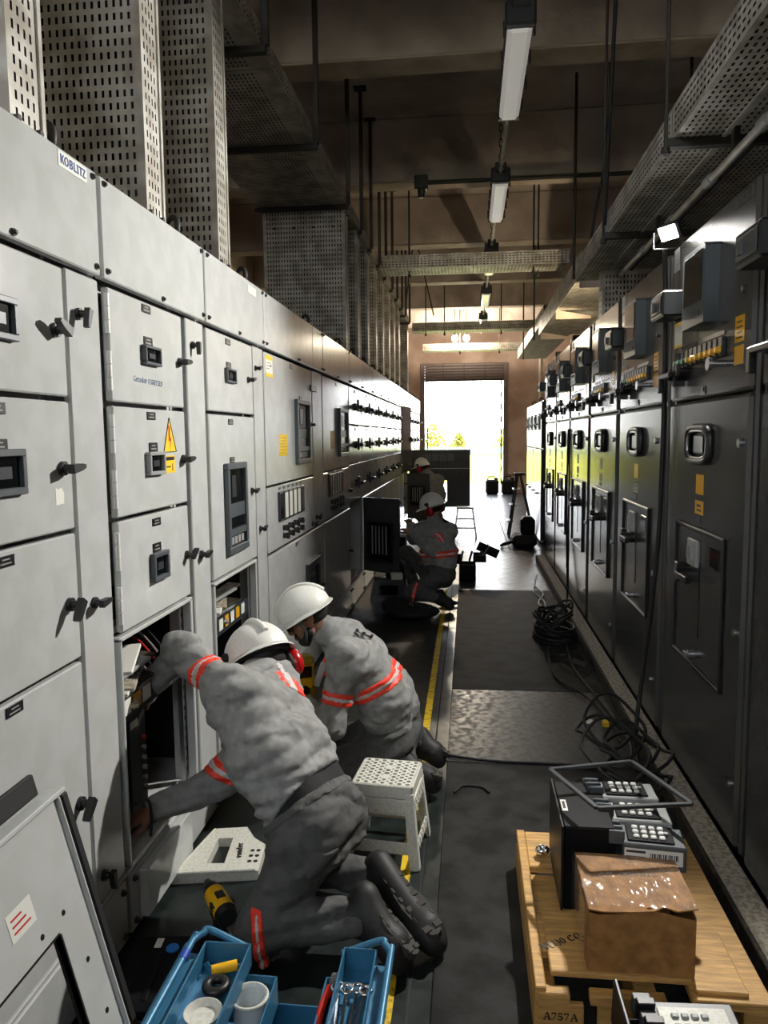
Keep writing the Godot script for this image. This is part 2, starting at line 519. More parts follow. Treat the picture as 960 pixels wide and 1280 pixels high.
const LD := [1.74, 2.5, 3.23, 6.65, 7.39, 8.1, 8.83, 9.55, 10.28, 11.0, 11.75, 13.4]
const ORD := ["first", "second", "third", "fourth", "fifth", "sixth", "seventh", "eighth", "ninth", "tenth", "eleventh", "twelfth", "thirteenth", "fourteenth", "fifteenth", "sixteenth"]

func cached_bolt(d: Vector3) -> ArrayMesh:
	var key := "cb%s" % d
	if not cache.has(key): cache[key] = MB.new().cyl(Vector3.ZERO, d * 0.013, 0.009, -1, 6).mesh()
	return cache[key]

func duct(at: Vector3, w: float, dz: float, h: float, label: String, group: String) -> void:
	# box of perforated sheet: at = front right lower corner, running to -x and -z
	var t := thing("cable_duct", label, "cable duct", at, 0, group)
	sheet("face_sheet", w, h, Transform3D(Basis.IDENTITY, V(-w, 0, 0)), t)
	sheet("side_sheet", dz, h, Transform3D(Basis(Vector3.UP, PI / 2), V(0, 0, 0)), t)
	sheet("back_sheet", w, h, Transform3D(Basis(Vector3.UP, PI), V(0, 0, -dz)), t)
	sheet("side_sheet", dz, h, Transform3D(Basis(Vector3.UP, -PI / 2), V(-w, 0, -dz)), t)
	part("corner_lip", MB.new().bb(-0.004, 0.006, 0, h, -dz - 0.012, -dz + 0.004).bb(-0.003, 0.003, 0, h, -0.004, 0.003), M.perf, t)
	for k in 4: part("bolt", cached_bolt(V(1, 0, 0)), M.steel_dark, t, V(0.0, 0.02 + (k % 2) * (h - 0.06), -0.02 - (k / 2) * (dz - 0.04)))
	for k in 4: part("bolt", cached_bolt(V(0, 0, 1)), M.steel_dark, t, V(-0.1 - k * (w - 0.2) / 3, h - 0.16, 0))
	# unseen cables added as dark filling, so the slots show dark
	for k in 6: part("cable", MB.new().cyl(V(-w * (k + 0.5) / 6, 0.0, -dz * 0.5), V(-w * (k + 0.5) / 6, h, -dz * 0.5), minf(dz * 0.47, w / 12), -1, 10), M.rubber, t)

func hanger(p: Vector3, top: float, w: float, label: String, group: String) -> void:
	var t := thing("tray_hanger", label, "hanger rod", p, 0, group)
	if w > 0: part("rod", MB.new().cyl(V(0, -0.06, 0), V(0, top - p.y, 0), 0.008, -1, 8).cyl(V(0, -0.06, 0), V(0, -0.03, 0), 0.018, -1, 6), M.steel_dark, t)
	else: part("rod", MB.new().bb(-0.017, 0.017, 0, top - p.y, -0.017, 0.017, 0.003), M.steel_dark, t)
	part("ceiling_plate", MB.new().bb(-0.06, 0.06, top - p.y - 0.02, top - p.y, -0.05, 0.05, 0.003), M.steel_dark, t)
	if w != 0.0:
		part("support_angle", MB.new().bb(minf(0, w), maxf(0, w), -0.035, 0.0, -0.02, 0.02, 0.002).bb(minf(0, w), maxf(0, w), -0.035, 0.01, -0.022, -0.018), M.steel_dark, t)

func tray(called: String, at: Vector3, turn: float, w: float, h: float, l: float, label: String, lip := 0.0) -> Node3D:
	# open channel running l along local -z, bottom at y = 0, w along -x
	var t := thing(called, label, "cable tray", at, turn)
	var k := int(ceil(l / 1.5))
	var sl := l / k
	var flat := Basis(Vector3.RIGHT, PI / 2)
	for i in k:
		sheet("bottom_sheet", w - lip, sl - 0.006, Transform3D(flat, V(-w, 0, -sl * (i + 1))), t)
		sheet("side_sheet", sl - 0.006, h, Transform3D(Basis(Vector3.UP, PI / 2), V(0, 0, -sl * i)), t, true)
		sheet("side_sheet", sl - 0.006, h, Transform3D(Basis(Vector3.UP, -PI / 2), V(-w, 0, -sl * (i + 1))), t, true)
		var cn := int(w / 0.094)
		for q in cn: part("cable", MB.new().cyl(V(-w * (q + 0.5) / cn, w * 0.5 / cn, -sl * (i + 1)), V(-w * (q + 0.5) / cn, w * 0.5 / cn, -sl * i), minf(h * 0.48, w * 0.49 / cn), -1, 8), M.rubber, t)  # touching cables, unseen, shaped as a dark liner behind the slots
		part("cover", MB.new().bb(-w, 0, h, h + 0.002, -sl * (i + 1) + 0.006, -sl * i), M.perf, t)
		if lip > 0: part("edge_strip", MB.new().bb(-lip, 0, -0.001, 0.0015, -sl * (i + 1) + 0.006, -sl * i), M.perf, t)
	return t

func ducts_and_trays() -> void:
	for i in LD.size():
		var wide := 0.72
		duct(V(-1.07, 2.29, -LD[i]), wide, 0.135, 1.235, "perforated grey cable duct rising from the left cabinets, %s from the camera" % ORD[i], "vertical ducts over the left cabinets")
	tray("cable_tray", V(-1.05, 3.53, -0.4), 0, 0.76, 0.1, 6.3, "wide perforated cable tray overhead on the near left", 0.1)
	tray("cable_tray", V(-1.05, 3.53, -6.75), 0, 0.76, 0.1, 6.9, "perforated cable tray overhead running on toward the door at left", 0.1)
	var hz := [2.62, 3.95, 5.25, 6.6, 7.42, 8.15, 8.9, 9.6, 10.4, 11.1, 11.9, 12.6, 13.4]
	for i in hz.size():
		hanger(V(-1.025, 3.53, -hz[i]), 4.84, -0.82, "dark steel hanger rod with plate over the left tray, %s from the camera" % ORD[i], "hangers of the left tray")
	# trays across the aisle
	tray("cross_tray", V(-1.05, 3.5, -9.0), -PI / 2, 0.42, 0.15, 2.2, "perforated cable tray crossing the aisle nearest the camera")
	tray("cross_tray", V(-1.05, 3.5, -14.3), -PI / 2, 0.42, 0.15, 2.55, "perforated cable tray crossing the aisle, second from camera")
	tray("cross_tray", V(-1.05, 3.5, -17.6), -PI / 2, 0.42, 0.15, 2.55, "perforated cable tray crossing the aisle just before the end wall")
	var k := 0
	for e in [[-0.7, 9.15], [0.75, 9.15], [0.82, 9.35], [0.6, 14.4], [-0.45, 14.4], [-0.8, 14.4], [0.7, 17.7], [-0.2, 17.7]]:
		single("threaded_rod", MB.new().cyl(V(0, 3.42, 0), V(0, 4.84, 0), 0.011, -1, 8).cyl(V(0, 3.42, 0), V(0, 3.46, 0), 0.022, -1, 6), M.steel_dark, "thin threaded rod holding up the crossing trays, %s of them" % ORD[k], "rod", V(e[0], 0, -e[1]), 0, "threaded rods of the crossing trays")
		k += 1
	# right tray over the cabinets, low, then the farther one lit by the lamps
	tray("cable_tray", V(1.42, 2.73, -0.5), 0, 0.6, 0.13, 5.6, "perforated cable tray low over the near right cabinets")
	var rt: Node3D = get_child(get_child_count() - 1)
	part("tray_seam", MB.new().bb(-0.27, -0.25, -0.012, 0.0, -5.6, 0, 0.003), M.steel_dark, rt)
	part("tray_seam", MB.new().bb(-0.42, -0.4, -0.008, 0.0, -5.6, 0, 0.003), M.perf, rt)
	var pc := thing("conduit", "pale conduit with couplings along the top of the near right cabinets", "conduit", V(1.03, 2.63, 0))
	part("pipe", MB.new().cyl(V(0, 0, -1.2), V(0, 0, -5.4), 0.017, -1, 10), M.perf, pc)
	for n in 6: part("coupling", MB.new().cyl(V(0, 0, -1.6 - n * 0.62), V(0, 0, -1.68 - n * 0.62), 0.024, -1, 10), M.frame, pc)
	for n in 3: part("clamp", MB.new().bb(-0.012, 0.012, 0.0, 0.1, -2.0 - n * 1.2, -1.97 - n * 1.2), M.steel_dark, pc)
	var rl := ["nearest the camera", "second from the camera", "third from the camera", "fourth from the camera"]
	for i in 3:
		var z: float = [1.85, 3.28, 4.7][i]
		hanger(V(0.79, 2.73, -z), 4.84, 0.66, "dark hanger rod and bracket of the right tray, " + rl[i], "hangers of the right tray")
	duct(V(1.42, 2.39, -5.72), 0.46, 0.14, 0.34, "short perforated duct dropping from the right tray to the cabinets", "")
	tray("cable_tray", V(1.62, 3.0, -7.2), 0, 0.6, 0.22, 4.2, "tray lit warm yellow over the farther right cabinets")
	tray("cable_tray", V(1.72, 3.25, -11.5), 0, 0.62, 0.2, 6.0, "tray in warm light at the far right near the end wall")
	for i in 3:
		var g := MB.new().prism(PackedVector2Array([Vector2(0, 0), Vector2(0.4, 0), Vector2(0.4, 0.03), Vector2(0.03, 0.1), Vector2(0, 0.1)]), -0.006, 0.006)
		single("tray_gusset", g, M.concrete_paint, "pale angled bracket under the farther right tray, %s from camera" % ORD[i], "bracket", V(1.02, 2.9 - 0.0 * i, -7.3 - i * 1.9), 0, "brackets of the farther right tray")
	for e in [[0.98, 7.4], [1.0, 12.0], [1.05, 15.0]]:
		single("threaded_rod", MB.new().cyl(V(0, 3.0, 0), V(0, 4.84, 0), 0.014, -1, 8), M.steel_dark, "rod holding the farther right tray, %s from the camera" % ORD[k - 8], "rod", V(e[0], 0, -e[1]), 0, "rods of the farther right tray")
		k += 1
	# loose cables dangling from the ceiling
	var dl := ["loose black cable hanging in a slight bend by the right tray", "long thin black cable hanging from ceiling to the right tray", "short black cable stub hanging behind the right tray"]
	var dp := [[V(0.98, 4.75, -5.95), V(1.02, 4.2, -5.9), V(1.0, 3.6, -5.9), V(0.94, 3.2, -5.95), V(0.88, 2.75, -6.0)], [V(0.72, 4.8, -4.0), V(0.74, 4.1, -4.1), V(0.75, 3.4, -4.3), V(0.78, 2.75, -4.6)], [V(1.6, 4.84, -6.0), V(1.62, 4.0, -6.0), V(1.62, 3.4, -6.0)]]
	for i in 3:
		single("hanging_cable", MB.new().tube(smooth(dp[i]), 0.011, 6), M.rubber, dl[i], "cable")
	single("sling_wire", MB.new().tube([V(-0.85, 4.75, -12.2), V(-0.55, 3.45, -12.2)], 0.012, 6).tube([V(-0.85, 4.75, -12.2), V(-1.0, 3.6, -12.2)], 0.012, 6).bb(-1.1, -0.6, 4.7, 4.84, -12.24, -12.16), M.steel_dark, "dark wire sling spread below a bar under the ceiling", "wire")
	# conduit along the second beam with a detector head
	var cn := thing("conduit", "thin conduit along the ceiling beam ending in a small box", "conduit", V(0, 4.16, -8.1))
	part("pipe", MB.new().cyl(V(-0.42, 0, 0), V(3.3, 0.0, 0), 0.022, -1, 8), M.steel_dark, cn)
	part("end_box", MB.new().bb(-0.56, -0.42, -0.07, 0.07, -0.05, 0.05, 0.01).cyl(V(-0.49, -0.07, 0), V(-0.49, -0.15, 0), 0.045, 0.03, 10), M.bezel_dark, cn)

func smooth(p: Array, k := 6) -> Array:
	var c := Curve3D.new()
	for i in p.size():
		var a: Vector3 = p[maxi(i - 1, 0)]
		var b: Vector3 = p[mini(i + 1, p.size() - 1)]
		c.add_point(p[i], (a - b) / 6.0, (b - a) / 6.0)
	var out := []
	for i in (p.size() - 1) * k + 1:
		out.append(c.sample(mini(int(float(i) / k), p.size() - 2), float(i) / k - mini(int(float(i) / k), p.size() - 2)))
	return out

func ceiling_fixtures() -> void:
	var names := ["nearest long ceiling light with a dull white diffuser", "second ceiling light from the camera, hung on a chain", "third ceiling light, behind the nearest crossing tray", "small distant ceiling light above the second crossing tray", "farthest ceiling light before the doorway"]
	var zs := [4.4, 6.98, 9.6, 12.25, 14.9]
	for i in 5:
		var t := thing("ceiling_light", names[i], "ceiling light", V(0.28, 3.8, -zs[i]), 0, "ceiling lights in a row along the aisle")
		part("housing", MB.new().bb(-0.075, 0.075, 0.025, 0.095, -1.25, 0, 0.015), M.bezel, t)
		part("diffuser", MB.new().bb(-0.068, 0.068, -0.045, 0.03, -1.23, -0.02, 0.025), M.diffuser if M.has("diffuser") else make_diffuser(), t)
		var al := AreaLight3D.new()
		al.name = "tube_light"
		t.add_child(al)
		al.position = V(0, -0.05, -0.62)
		al.rotation.x = -PI / 2
		al.area_size = Vector2(0.13, 1.2)
		al.light_energy = 0.1
		al.area_range = 20.0
		al.shadow_enabled = true
		part("end_cap", MB.new().bb(-0.085, 0.085, -0.03, 0.1, -0.045, 0.02, 0.012).bb(-0.05, 0.05, 0.05, 0.14, -0.03, 0.03, 0.01), M.bezel_dark, t)
		part("end_cap", MB.new().bb(-0.08, 0.08, -0.03, 0.09, -1.27, -1.21, 0.01), M.bezel_dark, t)
		for k in 4:
			for s in [-1, 1]: part("clip", MB.new().bb(s * 0.082 - 0.008, s * 0.082 + 0.008, -0.03, 0.05, -0.12 - k * 0.33, -0.1 - k * 0.33), M.steel_dark, t)
		var ch := MB.new()
		for k in 12:
			var q := V(0, 0.1 + k * 0.062, -0.02)
			var a := []
			for j in 10: a.append(q + (V(cos(TAU * j / 10) * 0.014, 0.03 + sin(TAU * j / 10) * 0.036, 0) if k % 2 else V(0, 0.03 + sin(TAU * j / 10) * 0.036, cos(TAU * j / 10) * 0.014)))
			ch.tube(a, 0.005, 5, true)
		part("chain", ch, M.steel_dark, t)
		var c2 := MB.new()
		for k in 14: c2.cyl(V(0, 0.06 + 0.004 * sin(k), -1.26 - k * 0.094), V(0, 0.06, -1.26 - k * 0.094 - 0.085), 0.014 + 0.004 * (k % 2), -1, 6)
		part("flexible_cord", c2, M.white, t)

func make_diffuser() -> StandardMaterial3D:
	M.diffuser = mat(rgb(226, 226, 222), 0.3)
	M.diffuser.emission_enabled = true
	M.diffuser.emission = Color(1, 0.98, 0.95)
	M.diffuser.emission_energy_multiplier = 0.22
	return M.diffuser

# ---------------------------------------------------------------- switchgear
# fronts are written in (u, y, d): u along the row, d out of the front
func panel(called: String, par: Node, u0: float, u1: float, y0: float, y1: float, th := 0.022, d := 0.0, m: Material = null, bev := 0.004) -> MeshInstance3D:
	var key := "panel%.3f_%.3f_%.3f_%.3f" % [u1 - u0, y1 - y0, th, bev]
	if not cache.has(key): cache[key] = MB.new().bb(0, u1 - u0, 0, y1 - y0, -th, 0, bev).mesh()
	return part(called, cache[key], m if m else M.paint, par, V(u0, y0, d))

func on(door: Node3D, u: float, y: float) -> Vector3:
	return V(u - door.position.x, y - door.position.y, 0)

func handle(door: Node3D, u: float, y: float, ang := 0.0, s := 1.0) -> void:
	if not cache.has("handle"):
		var b := MB.new().cyl(V(0, 0, 0), V(0, 0, 0.012), 0.02, -1, 14).cyl(V(0, 0, 0.012), V(0, 0, 0.034), 0.013, 0.011, 12)
		b.prism(PackedVector2Array([Vector2(-0.016, -0.013), Vector2(0.03, -0.010), Vector2(0.05, -0.005), Vector2(0.05, 0.005), Vector2(0.03, 0.010), Vector2(-0.016, 0.013)]), 0.028, 0.048)
		cache.handle = b.mesh()
	var o := part("handle", cache.handle, M.black, door, on(door, u, y))
	o.rotation.z = ang
	o.scale = Vector3.ONE * s * 0.8

func name_plate(door: Node3D, u: float, y: float, w := 0.066, h := 0.026) -> void:
	var key := "plate%.3f_%.3f" % [w, h]
	if not cache.has(key):
		cache[key] = MB.new().bb(-w / 2, w / 2, -h / 2, h / 2, 0, 0.003, 0.001).mesh()
		cache[key + "t"] = MB.new().bb(-w * 0.22, w * 0.22, h * 0.12, h * 0.24, 0.003, 0.0034).bb(-w * 0.34, w * 0.3, -h * 0.25, -h * 0.12, 0.003, 0.0034).mesh()
	part("name_plate", cache[key], M.plate, door, on(door, u, y))
	part("engraving", cache[key + "t"], M.engrave, door, on(door, u, y))

func meter(door: Node3D, u0: float, u1: float, y0: float, y1: float, out := 0.016, m: Material = null) -> void:
	var w := u1 - u0
	var h := y1 - y0
	var rim := minf(w, h) * 0.16
	var b := MB.new().bb(0, w, 0, rim, 0, out, 0.002).bb(0, w, h - rim, h, 0, out, 0.002).bb(0, rim, rim, h - rim, 0, out, 0.002).bb(w - rim, w, rim, h - rim, 0, out, 0.002)
	part("meter_frame", b, m if m else M.bezel, door, on(door, u0, y0))
	part("meter_window", MB.new().bb(rim, w - rim, rim, h - rim, 0, out * 0.35), M.screen, door, on(door, u0, y0))
	part("meter_dial", MB.new().bb(w * 0.36, w * 0.72, h * 0.36, h * 0.62, out * 0.35, out * 0.5), M.bezel_dark, door, on(door, u0, y0))

func hinge(par: Node, u: float, y: float, h := 0.115) -> void:
	if not cache.has("hinge"):
		var b := MB.new()
		for k in 3: b.cyl(V(0, k * 0.039, 0), V(0, k * 0.039 + 0.036, 0), 0.008, -1, 8)
		cache.hinge = b.mesh()
	part("hinge", cache.hinge, M.white, par, V(u, y, 0.002))

func bolts(par: Node, pts: Array, r := 0.009, m: Material = null) -> void:
	for p in pts:
		var key := "bolt%.3f" % r
		if not cache.has(key): cache[key] = MB.new().cyl(V(0, 0, 0), V(0, 0, r * 0.7), r * 1.3, -1, 10).cyl(V(0, 0, r * 0.7), V(0, 0, r * 1.6), r, r * 0.7, 6).mesh()
		part("bolt", cache[key], m if m else M.steel_dark, par, V(p[0], p[1], p[2] if p.size() > 2 else 0.0))

func eye_bolt(par: Node, u: float, y: float, d: float) -> void:
	if not cache.has("eye"):
		var a := []
		for j in 20: a.append(V(cos(TAU * j / 20) * 0.034, 0.05 + sin(TAU * j / 20) * 0.034, 0))
		cache.eye = MB.new().tube(a, 0.011, 8, true).cyl(V(0, 0, 0), V(0, 0.02, 0), 0.022, 0.016, 10).mesh()
	var o := part("lifting_eye", cache.eye, M.steel_dark, par, V(u, y, d))
	o.rotation.y = 0.9

# hollow carcass, front open; fronts are hung on it
func carcass(par: Node, w: float, h: float, y0: float, depth: float, m: Material, stiles: Array, rails: Array) -> void:
	var b := MB.new()
	b.bb(0.002, 0.018, y0, h, -depth, -0.026).bb(w - 0.018, w - 0.002, y0, h, -depth, -0.026).bb(0.002, w - 0.002, y0, h, -depth, -depth + 0.015)
	b.bb(0.002, w - 0.002, h - 0.015, h, -depth, -0.026).bb(0.002, w - 0.002, y0, y0 + 0.02, -depth, -0.026)
	for s in stiles: b.bb(s[0], s[1], y0, h, -0.09, -0.055)
	for r in rails: b.bb(0.018, w - 0.018, r - 0.012, r + 0.012, -0.1, -0.06)
	part("carcass", b, m, par)

func logo(par: Node, u: float, y: float, s: float) -> void:
	part("logo_plate", MB.new().bb(-s * 2.25, s * 2.25, -s * 0.62, s * 0.62, 0, 0.0015), M.logo, par, V(u, y, 0))
	part("logo_lettering", text_mesh("KOBLITZ", s), M.blue_ink, par, V(u, y, 0.002))

func left_base(called: String, z: float, label: String, group := "") -> Node3D:
	return thing(called, label, "cabinet", V(-1.045, 0, z), PI / 2, group)

func plinth(t: Node3D, w: float) -> void:
	part("sill", MB.new().bb(0.004, w - 0.004, 0.212, 0.224, -0.5, 0.004, 0.002), M.paint, t)
	panel("plinth_cover", t, 0.012, w - 0.012, 0.012, 0.205, 0.02, 0.004)
	bolts(t, [[0.04, 0.18, 0.004], [w - 0.04, 0.18, 0.004], [0.04, 0.04, 0.004], [w - 0.04, 0.04, 0.004]], 0.008)
	part("base_frame", MB.new().bb(0.003, w - 0.003, 0.0, 0.212, -0.7, -0.02), M.frame, t)

func top_panel(t: Node3D, w: float) -> void:
	panel("top_panel", t, 0.006, w - 0.012, 2.008, 2.29, 0.03, 0.012)
	bolts(t, [[0.03, 2.03, 0.012], [w - 0.035, 2.03, 0.012], [w * 0.5, 2.022, 0.012], [0.03, 2.272, 0.012], [w - 0.035, 2.272, 0.012]], 0.007)
	eye_bolt(t, w * 0.85, 2.29, -0.06)

func left_cabinets() -> void:
	# ---- nearest
	var w := 0.85
	var t := left_base("switchgear_cabinet", -1.24, "nearest light grey switchgear cabinet at left with four doors and large meter windows")
	carcass(t, w, 2.28, 0.21, 0.7, M.paint, [[0.0, 0.045], [0.645, 0.665]], [1.654, 1.306, 0.954, 2.0])
	plinth(t, w); top_panel(t, w)
	logo(t, 0.71, 2.262, 0.032)
	t.get_child(t.get_child_count() - 1).position.z = 0.014
	t.get_child(t.get_child_count() - 2).position.z = 0.012
	var ys := [[1.662, 1.992], [1.314, 1.648], [0.962, 1.301], [0.226, 0.949]]
	var d: MeshInstance3D
	for i in 4:
		d = panel("door", t, 0.048, 0.652, ys[i][0], ys[i][1])
		handle(d, 0.6, [1.827, 1.476, 1.118, 0.571][i], [2.7, 0.1, -2.2, 3.9][i], 1.15)
		name_plate(d, 0.34, [1.97, 1.622, 1.276, 0.93][i])
		if i == 0: meter(d, 0.29, 0.424, 1.775, 1.873)
		if i == 1:
			meter(d, 0.25, 0.424, 1.424, 1.53)
			name_plate(d, 0.34, 1.54)
			part("torn_sticker", MB.new().prism(PackedVector2Array([Vector2(0, 0), Vector2(0.038, 0.002), Vector2(0.04, 0.03), Vector2(0.028, 0.044), Vector2(0.012, 0.04), Vector2(0.0, 0.046)]), 0, 0.0006), M.paper, d, on(d, 0.565, 1.383))
		if i == 3: name_plate(d, 0.338, 0.716)
	var s := panel("side_cover", t, 0.666, 0.842, 0.226, 1.997, 0.024)
	handle(s, 0.722, 1.886, -1.9); handle(s, 0.73, 1.094, 0.1); handle(s, 0.708, 0.3, -1.5)
	# ---- second: three doors, open bay below
	t = left_base("switchgear_cabinet", -2.09, "light grey cabinet with the lightning warning triangle and an open bottom bay")
	carcass(t, w, 2.28, 0.21, 0.7, M.paint, [[0.0, 0.03], [0.62, 0.655]], [1.654, 1.306, 0.954, 2.0])
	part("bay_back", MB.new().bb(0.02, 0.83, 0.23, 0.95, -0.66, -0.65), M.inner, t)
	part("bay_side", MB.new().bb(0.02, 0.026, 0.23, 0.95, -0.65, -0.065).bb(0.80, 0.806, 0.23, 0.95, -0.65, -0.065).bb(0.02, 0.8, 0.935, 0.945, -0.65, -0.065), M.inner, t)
	plinth(t, w); top_panel(t, w)
	part("bay_rim", MB.new().bb(0.02, 0.034, 0.226, 0.95, -0.03, 0.004, 0.003).bb(0.6, 0.62, 0.226, 0.95, -0.03, 0.004, 0.003).bb(0.02, 0.62, 0.938, 0.952, -0.03, 0.004, 0.003).bb(0.02, 0.62, 0.226, 0.24, -0.03, 0.01, 0.003), M.paint, t)
	part("slotted_rail", MB.new().bb(0.575, 0.6, 0.24, 0.94, -0.05, -0.032), M.steel, t)
	for k in 16: part("rail_slot", MB.new().bb(0.585, 0.592, 0.28 + k * 0.04, 0.295 + k * 0.04, -0.033, -0.031), M.black, t)
	panel("raised_kick_plate", t, 0.07, 0.46, 0.03, 0.19, 0.03, 0.034)
	for i in 3:
		d = panel("door", t, 0.048, 0.615, ys[i][0], ys[i][1])
		hinge(d, -0.013, 0.03); hinge(d, -0.013, 0.195)
		handle(d, 0.58, [1.825, 1.474, 1.118][i], [0.1, 0.1, 0.5][i])
		name_plate(d, [0.31, 0.317, 0.325][i], [1.97, 1.625, 1.272][i])
		name_plate(d, [0.316, 0.323, 0.32][i], [1.866, 1.522, 1.186][i], 0.066, 0.03)
		meter(d, 0.262, 0.388, [1.79, 1.43, 1.075][i], [1.852, 1.507, 1.17][i], 0.018, M.bezel if i != 1 else M.frame)
		if i == 0:
			var pen := part("handwriting", text_mesh("Gerador 4160/13kV", 0.024, 0.0006, "Droid Serif"), M.pen, d, on(d, 0.31, 1.737) + V(0, 0, 0.0006))
			pen.rotation.z = -0.02
		if i == 1:
			var tri := PackedVector2Array([Vector2(-0.055, 0), Vector2(0.055, 0), Vector2(0, 0.118)])
			part("warning_triangle", MB.new().prism(tri, 0, 0.001), M.yellow, d, on(d, 0.465, 1.504))
			var edge := MB.new()
			for k in 3:
				var a := tri[k]
				var b := tri[(k + 1) % 3]
				edge.bar(V(a.x, a.y, 0.0014), V(b.x, b.y, 0.0014), 0.0012, 0.003, 0, V(0, 0, 1))
			part("triangle_border", edge, M.black, d, on(d, 0.465, 1.504))
			part("lightning_mark", MB.new().prism(PackedVector2Array([Vector2(0.002, 0.008), Vector2(0.014, 0.05), Vector2(0.004, 0.048), Vector2(0.006, 0.09), Vector2(-0.008, 0.09), Vector2(-0.009, 0.036), Vector2(0.003, 0.04)]), 0.001, 0.0018), M.red, d, on(d, 0.465, 1.504))
			part("warning_sticker", MB.new().bb(0.42, 0.505, 1.43, 1.49, 0, 0.001), M.yellow, d, on(d, 0, 0))
			part("sticker_print", MB.new().bb(0.426, 0.499, 1.474, 1.486, 0.001, 0.0014).bb(0.43, 0.465, 1.449, 1.454, 0.001, 0.0014).bb(0.479, 0.485, 1.438, 1.462, 0.001, 0.0014), M.black, d, on(d, 0, 0))
	s = panel("side_cover", t, 0.658, 0.842, 0.226, 1.997, 0.024)
	handle(s, 0.717, 1.902, -1.6, 0.9); handle(s, 0.73, 1.097, 0.2)
	bay_contents(t.position, "second")
	# ---- third: one tall metering door, open bay below
	w = 0.87
	t = left_base("switchgear_cabinet", -2.94, "light grey cabinet with the tall dark relay window and small open bay")
	carcass(t, w, 2.28, 0.21, 0.7, M.paint, [[0.0, 0.03], [0.66, 0.69]], [1.654, 0.954, 2.0])
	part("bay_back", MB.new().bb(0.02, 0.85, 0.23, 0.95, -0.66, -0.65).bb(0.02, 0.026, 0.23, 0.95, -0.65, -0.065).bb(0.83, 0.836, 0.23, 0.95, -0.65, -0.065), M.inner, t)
	plinth(t, w); top_panel(t, w)
	part("bay_rim", MB.new().bb(0.02, 0.034, 0.226, 0.95, -0.03, 0.004, 0.003).bb(0.63, 0.65, 0.226, 0.95, -0.03, 0.004, 0.003).bb(0.02, 0.65, 0.938, 0.952, -0.03, 0.004, 0.003), M.paint, t)
	part("slotted_rail", MB.new().bb(0.6, 0.63, 0.24, 0.94, -0.05, -0.032), M.steel, t)
	logo(t, 0.66, 2.25, 0.03)
	for k in [1, 2]: t.get_child(t.get_child_count() - k).position.z = 0.0145 - 0.001 * k
	d = panel("door", t, 0.03, 0.672, 1.662, 1.992)
	handle(d, 0.59, 1.825, 0.2, 0.9); name_plate(d, 0.3, 1.966); name_plate(d, 0.302, 1.866)
	meter(d, 0.245, 0.376, 1.79, 1.852)
	d = panel("door", t, 0.03, 0.672, 0.962, 1.648)
	name_plate(d, 0.306, 1.62); name_plate(d, 0.313, 1.452); handle(d, 0.6, 1.295, 0.2, 0.9)
	big_relay(d, 0.19, 0.475, 1.04, 1.44)
	s = panel("side_cover", t, 0.692, 0.862, 0.226, 1.997, 0.024)
	handle(s, 0.72, 1.89, 0.3, 0.8); handle(s, 0.73, 1.094, 0.3, 0.9)
	# ---- fourth, wide
	w = 1.55
	t = left_base("switchgear_cabinet", -3.81, "wide light grey cabinet with yellow notices and a row of analogue meters")
	carcass(t, w, 2.28, 0.21, 0.7, M.paint, [[0.0, 0.02], [1.195, 1.215]], [1.29, 0.93, 2.0])
	plinth(t, w); top_panel(t, w)
	part("top_seam", MB.new().bb(1.2, 1.206, 2.01, 2.288, 0.0122, 0.0128), M.black, t)
	d = panel("door", t, 0.02, 1.19, 1.296, 1.992)
	part("notice", MB.new().bb(0, 0.14, 0, 0.11, 0, 0.001), M.paper, d, on(d, 0.045, 1.868))
	part("notice_header", MB.new().bb(0, 0.14, 0.088, 0.11, 0.001, 0.0014).bb(0, 0.14, 0.0, 0.018, 0.001, 0.0014), M.yellow, d, on(d, 0.045, 1.868))
	part("notice_print", MB.new().bb(0.02, 0.1, 0.07, 0.073, 0.001, 0.0014).bb(0.02, 0.12, 0.055, 0.058, 0.001, 0.0014).bb(0.09, 0.115, 0.058, 0.066, 0.001, 0.0014).bb(0.02, 0.08, 0.04, 0.043, 0.001, 0.0014), M.black, d, on(d, 0.045, 1.868))
	part("yellow_sticker", MB.new().bb(0, 0.19, 0, 0.12, 0, 0.001), M.yellow, d, on(d, 0.29, 1.446))
	var pr := MB.new()
	for k in 6: pr.bb(0.02, 0.12 + 0.04 * ((k * 7) % 3) / 2.0, 0.015 + k * 0.017, 0.018 + k * 0.017, 0.001, 0.0013)
	part("sticker_print", pr, M.pen, d, on(d, 0.29, 1.446))
	name_plate(d, 0.85, 1.79); name_plate(d, 0.62, 1.965)
	big_relay(d, 0.68, 1.06, 1.385, 1.78)
	handle(d, 1.14, 1.631, 0.0, 0.9)
	d = panel("door", t, 0.02, 1.19, 0.938, 1.284)
	analogue_row(d, 0.22, 0.86, 1.085, 1.25)
	handle(d, 1.13, 0.97, 0.3)
	d = panel("door", t, 0.02, 1.53, 0.226, 0.922)
	name_plate(d, 0.67, 0.9)
	meter(d, 0.9, 1.3, 0.44, 0.73, 0.02, M.bezel_dark); handle(d, 1.37, 0.51, 0, 0.9)
	s = panel("side_cover", t, 1.212, 1.54, 0.94, 1.997, 0.024)
	handle(s, 1.27, 1.0, 0.4); part("lock_plate", MB.new().bb(-0.09, 0.09, -0.02, 0.02, 0, 0.01, 0.002), M.black, s, on(s, 1.24, 1.876))
	# ---- fifth
	w = 1.22
	t = left_base("switchgear_cabinet", -5.36, "cabinet left of the open door with five slim meters above a bare lower door")
	carcass(t, w, 2.28, 0.21, 0.7, M.paint, [[0.0, 0.02]], [1.29, 0.93, 2.0])
	plinth(t, w); top_panel(t, w)
	d = panel("door", t, 0.02, 1.2, 1.296, 1.992)
	big_relay(d, 0.66, 1.1, 1.39, 1.78)
